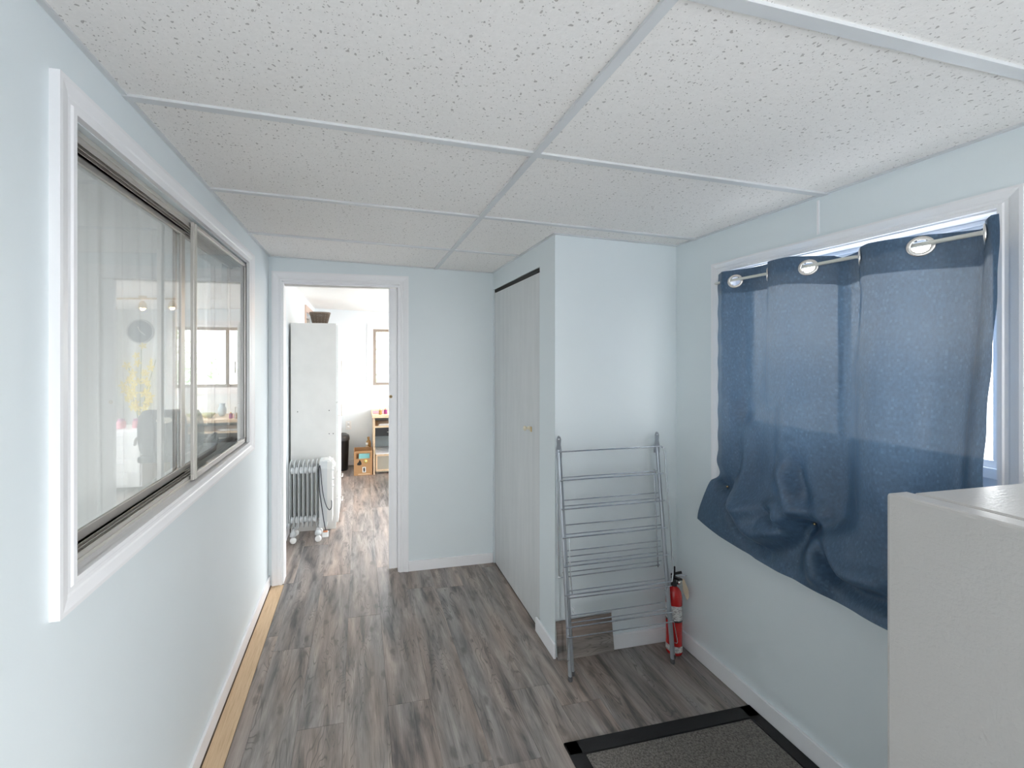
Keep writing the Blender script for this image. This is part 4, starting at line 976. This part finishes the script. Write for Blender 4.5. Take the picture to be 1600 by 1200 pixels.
# drawer cart
dc = thing('drawer_cart', 'white plastic drawer cart standing below the wall clock', 'drawer unit', (1.3, 5.2, 0))
box('frame', M['vinyl'], dc, 1.08, 5.30, .06, 1.52, 5.72, .70, c=.004)
for i in range(4):
    z = .08 + i * .153; d_ = box('drawer', M['white_gloss'], dc, 1.095, 5.285, z, 1.505, 5.30, z + .14, c=.004); MB().tube([(1.25, 5.285, z + .10), (1.25, 5.27, z + .10), (1.35, 5.27, z + .10), (1.35, 5.285, z + .10)], .005, 6).obj('handle', M['vinyl'], d_)
for x in (1.11, 1.49):
    for y in (5.33, 5.69): MB().lathe([(.010, -.014), (.03, -.012), (.03, .012), (.010, .014)], (x, y, .03), 12, 'x').obj('wheel', M['rubber'], dc)
for i, x in enumerate((1.20, 1.36)):
    t = thing('craft_jar', ['pink jar at the inner end of the white drawer cart top', 'pink jar at the wall end of the white drawer cart top'][i], 'jar', (x, 5.45, .7005), 'jars on the drawer cart')
    MB().lathe([(.04, .7005), (.045, .71), (.045, .77), (.03, .79)], (x, 5.45, 0), 18).obj('body', M['pink'], t); MB().lathe([(.034, .785), (.034, .805), (.0, .81)], (x, 5.45, 0), 18, caps=False).obj('lid', M['purple'], t)
# clock
ck = thing('wall_clock', 'round dark blue wall clock on the far room wall', 'clock', (1.41, YF, 1.837))
MB().lathe([(.0, -.02), (.140, -.02), (.140, -.0), ], (1.41, YF, 1.837), 40, 'y', caps=False).obj('face', M['clock'], ck)
MB().lathe([(.138, -.0), (.138, -.028), (.150, -.030), (.155, -.02), (.155, 0)], (1.41, YF, 1.837), 40, 'y', caps=False).obj('rim', M['steel'], ck)
MB().tube([(1.41, YF - .024, 1.837), (1.35, YF - .024, 1.79)], .004, 6).obj('hand', M['paper'], ck)
MB().tube([(1.41, YF - .024, 1.837), (1.435, YF - .024, 1.90)], .005, 6).obj('hand', M['paper'], ck)
# yellow flowering branch in a floor vase
fb = thing('flowering_branch', 'tall branch of yellow silk flowers standing by the wall below the clock', 'flowers', (1.37, 5.88, 0))
MB().lathe([(.05, 0), (.07, .05), (.075, .30), (.04, .50), (.045, .56)], (1.37, 5.88, 0), 22).obj('vase', mat('grey_vase', (.55, .58, .60), .4), fb)
b = MB(); stems = []
for (dx, zt) in ((0, 1.66), (-.16, 1.48), (.15, 1.42), (-.10, 1.15), (.13, 1.10), (-.04, .95), (.17, 1.25)):
    pts = cr([(1.37, 5.88, .5), (1.37 + dx * .3, 5.90, .5 + (zt - .5) * .5), (1.37 + dx, 5.93, zt)], 5); stems.append(pts); b.tube(pts, .004, 6)
b.obj('stem', M['stem'], fb)
rf = random.Random(3)
fm = MB()
for k in range(5):
    a = 2 * PI * k / 5; fm.add([(0, 0, 0), (.022 * math.cos(a - .45), -.008, .022 * math.sin(a - .45)), (.036 * math.cos(a), -.004, .036 * math.sin(a)), (.022 * math.cos(a + .45), -.008, .022 * math.sin(a + .45))], [(0, 1, 2, 3)])
fm.lathe([(.008, -.010), (.008, 0)], (0, 0, 0), 8, 'y')
fme = fm.mesh('flower'); fme.materials.append(M['yellow'])
for p in stems:
    for k in range(5):
        q = p[-1 - k * 1]; o = bpy.data.objects.new('flower', fme); C.objects.link(o); o.parent = fb
        o.location = Vector(q) - fb.location + Vector((rf.uniform(-.05, .05), rf.uniform(-.05, 0), rf.uniform(-.03, .03))); o.rotation_euler = (rf.uniform(-.4, .4), rf.uniform(0, 6), rf.uniform(-.5, .5)); s_ = rf.uniform(1.3, 1.8); o.scale = (s_, s_, s_)
# far ceiling lamp
cl = thing('ceiling_lamp', 'three-bulb brass ceiling spotlight bar in the far room', 'lamp', (.85, 4.8, 2.13))
MB().tube([(.55, 4.80, 2.115), (1.15, 4.80, 2.100)], .010, 10).tube([(.85, 4.8, 2.11), (.85, 4.8, 2.135)], .035, 16).obj('bar', M['brass'], cl)
for i, x in enumerate((.58, .85, 1.12)):
    sh = MB().lathe([(.012, 2.095 - .012 * i), (.032, 2.07 - .012 * i), (.04, 2.02 - .012 * i)], (x, 4.8, 0), 16, caps=False).obj('shade', M['brass'], cl)
    MB().lathe([(.0, 2.0 - .012 * i), (.014, 2.004 - .012 * i), (.022, 2.02 - .012 * i), (.014, 2.05 - .012 * i), (.0, 2.06 - .012 * i)], (x, 4.8, 0), 14, caps=False).obj('bulb', M['bulb'], sh)
# unseen hall ceiling lamp, added behind the camera to brighten the hall
hl = thing('added_ceiling_light', 'round white flush ceiling light added behind the camera to brighten the hall', 'lamp', (.95, -.9, 2.12))
MB().lathe([(.16, 2.138), (.165, 2.12), (.16, 2.105)], (.9, -.9, 0), 32).obj('base', M['white_gloss'], hl)
MB().lathe([(.155, 2.106), (.14, 2.07), (.08, 2.045), (.0, 2.04)], (.9, -.9, 0), 32, caps=False).obj('diffuser', M['diffuser'], hl)

# ------------------------------------------------------------------ outside
g = box('ground', M['grass'], None, -25, -25, -.6, 25, 30, -.5); g['kind'] = 'structure'
def bush(name, label, x, y, r, hgt, n_, seed):
    t = thing(name, label, 'shrub', (x, y, -.5), 'shrubs outside the far window')
    R = random.Random(seed); b = MB()
    for _ in range(n_):
        a = R.uniform(0, 2 * PI); u = R.uniform(-1, 1); rr = r * (R.random() ** .33); q = math.sqrt(1 - u * u)
        c_ = Vector((x + rr * q * math.cos(a), y + rr * q * math.sin(a), -.5 + hgt * .55 + u * rr * hgt / (2 * r) * .9)); s_ = R.uniform(.05, .10)
        d1_ = Vector((R.uniform(-1, 1), R.uniform(-1, 1), R.uniform(-1, 1))).normalized(); d2_ = d1_.orthogonal().normalized()
        b.add([c_ - d1_ * s_, c_ + d2_ * s_ * .45, c_ + d1_ * s_, c_ - d2_ * s_ * .45], [(0, 1, 2, 3)])
    b.obj('foliage', M['leafg'], t, 'stuff')
    MB().tube([(x, y, -.5), (x + .05, y, -.5 + hgt * .5)], [.06, .03], 8).obj('trunk', M['subfloor'], t)
bush('shrub', 'leafy green shrub outside the far window, leftmost of the pair', .2, 10.2, 1.3, 3.2, 1100, 1)
bush('shrub', 'leafy green shrub outside the far window, rightmost of the pair', 3.6, 11.2, 1.4, 3.0, 1100, 2)
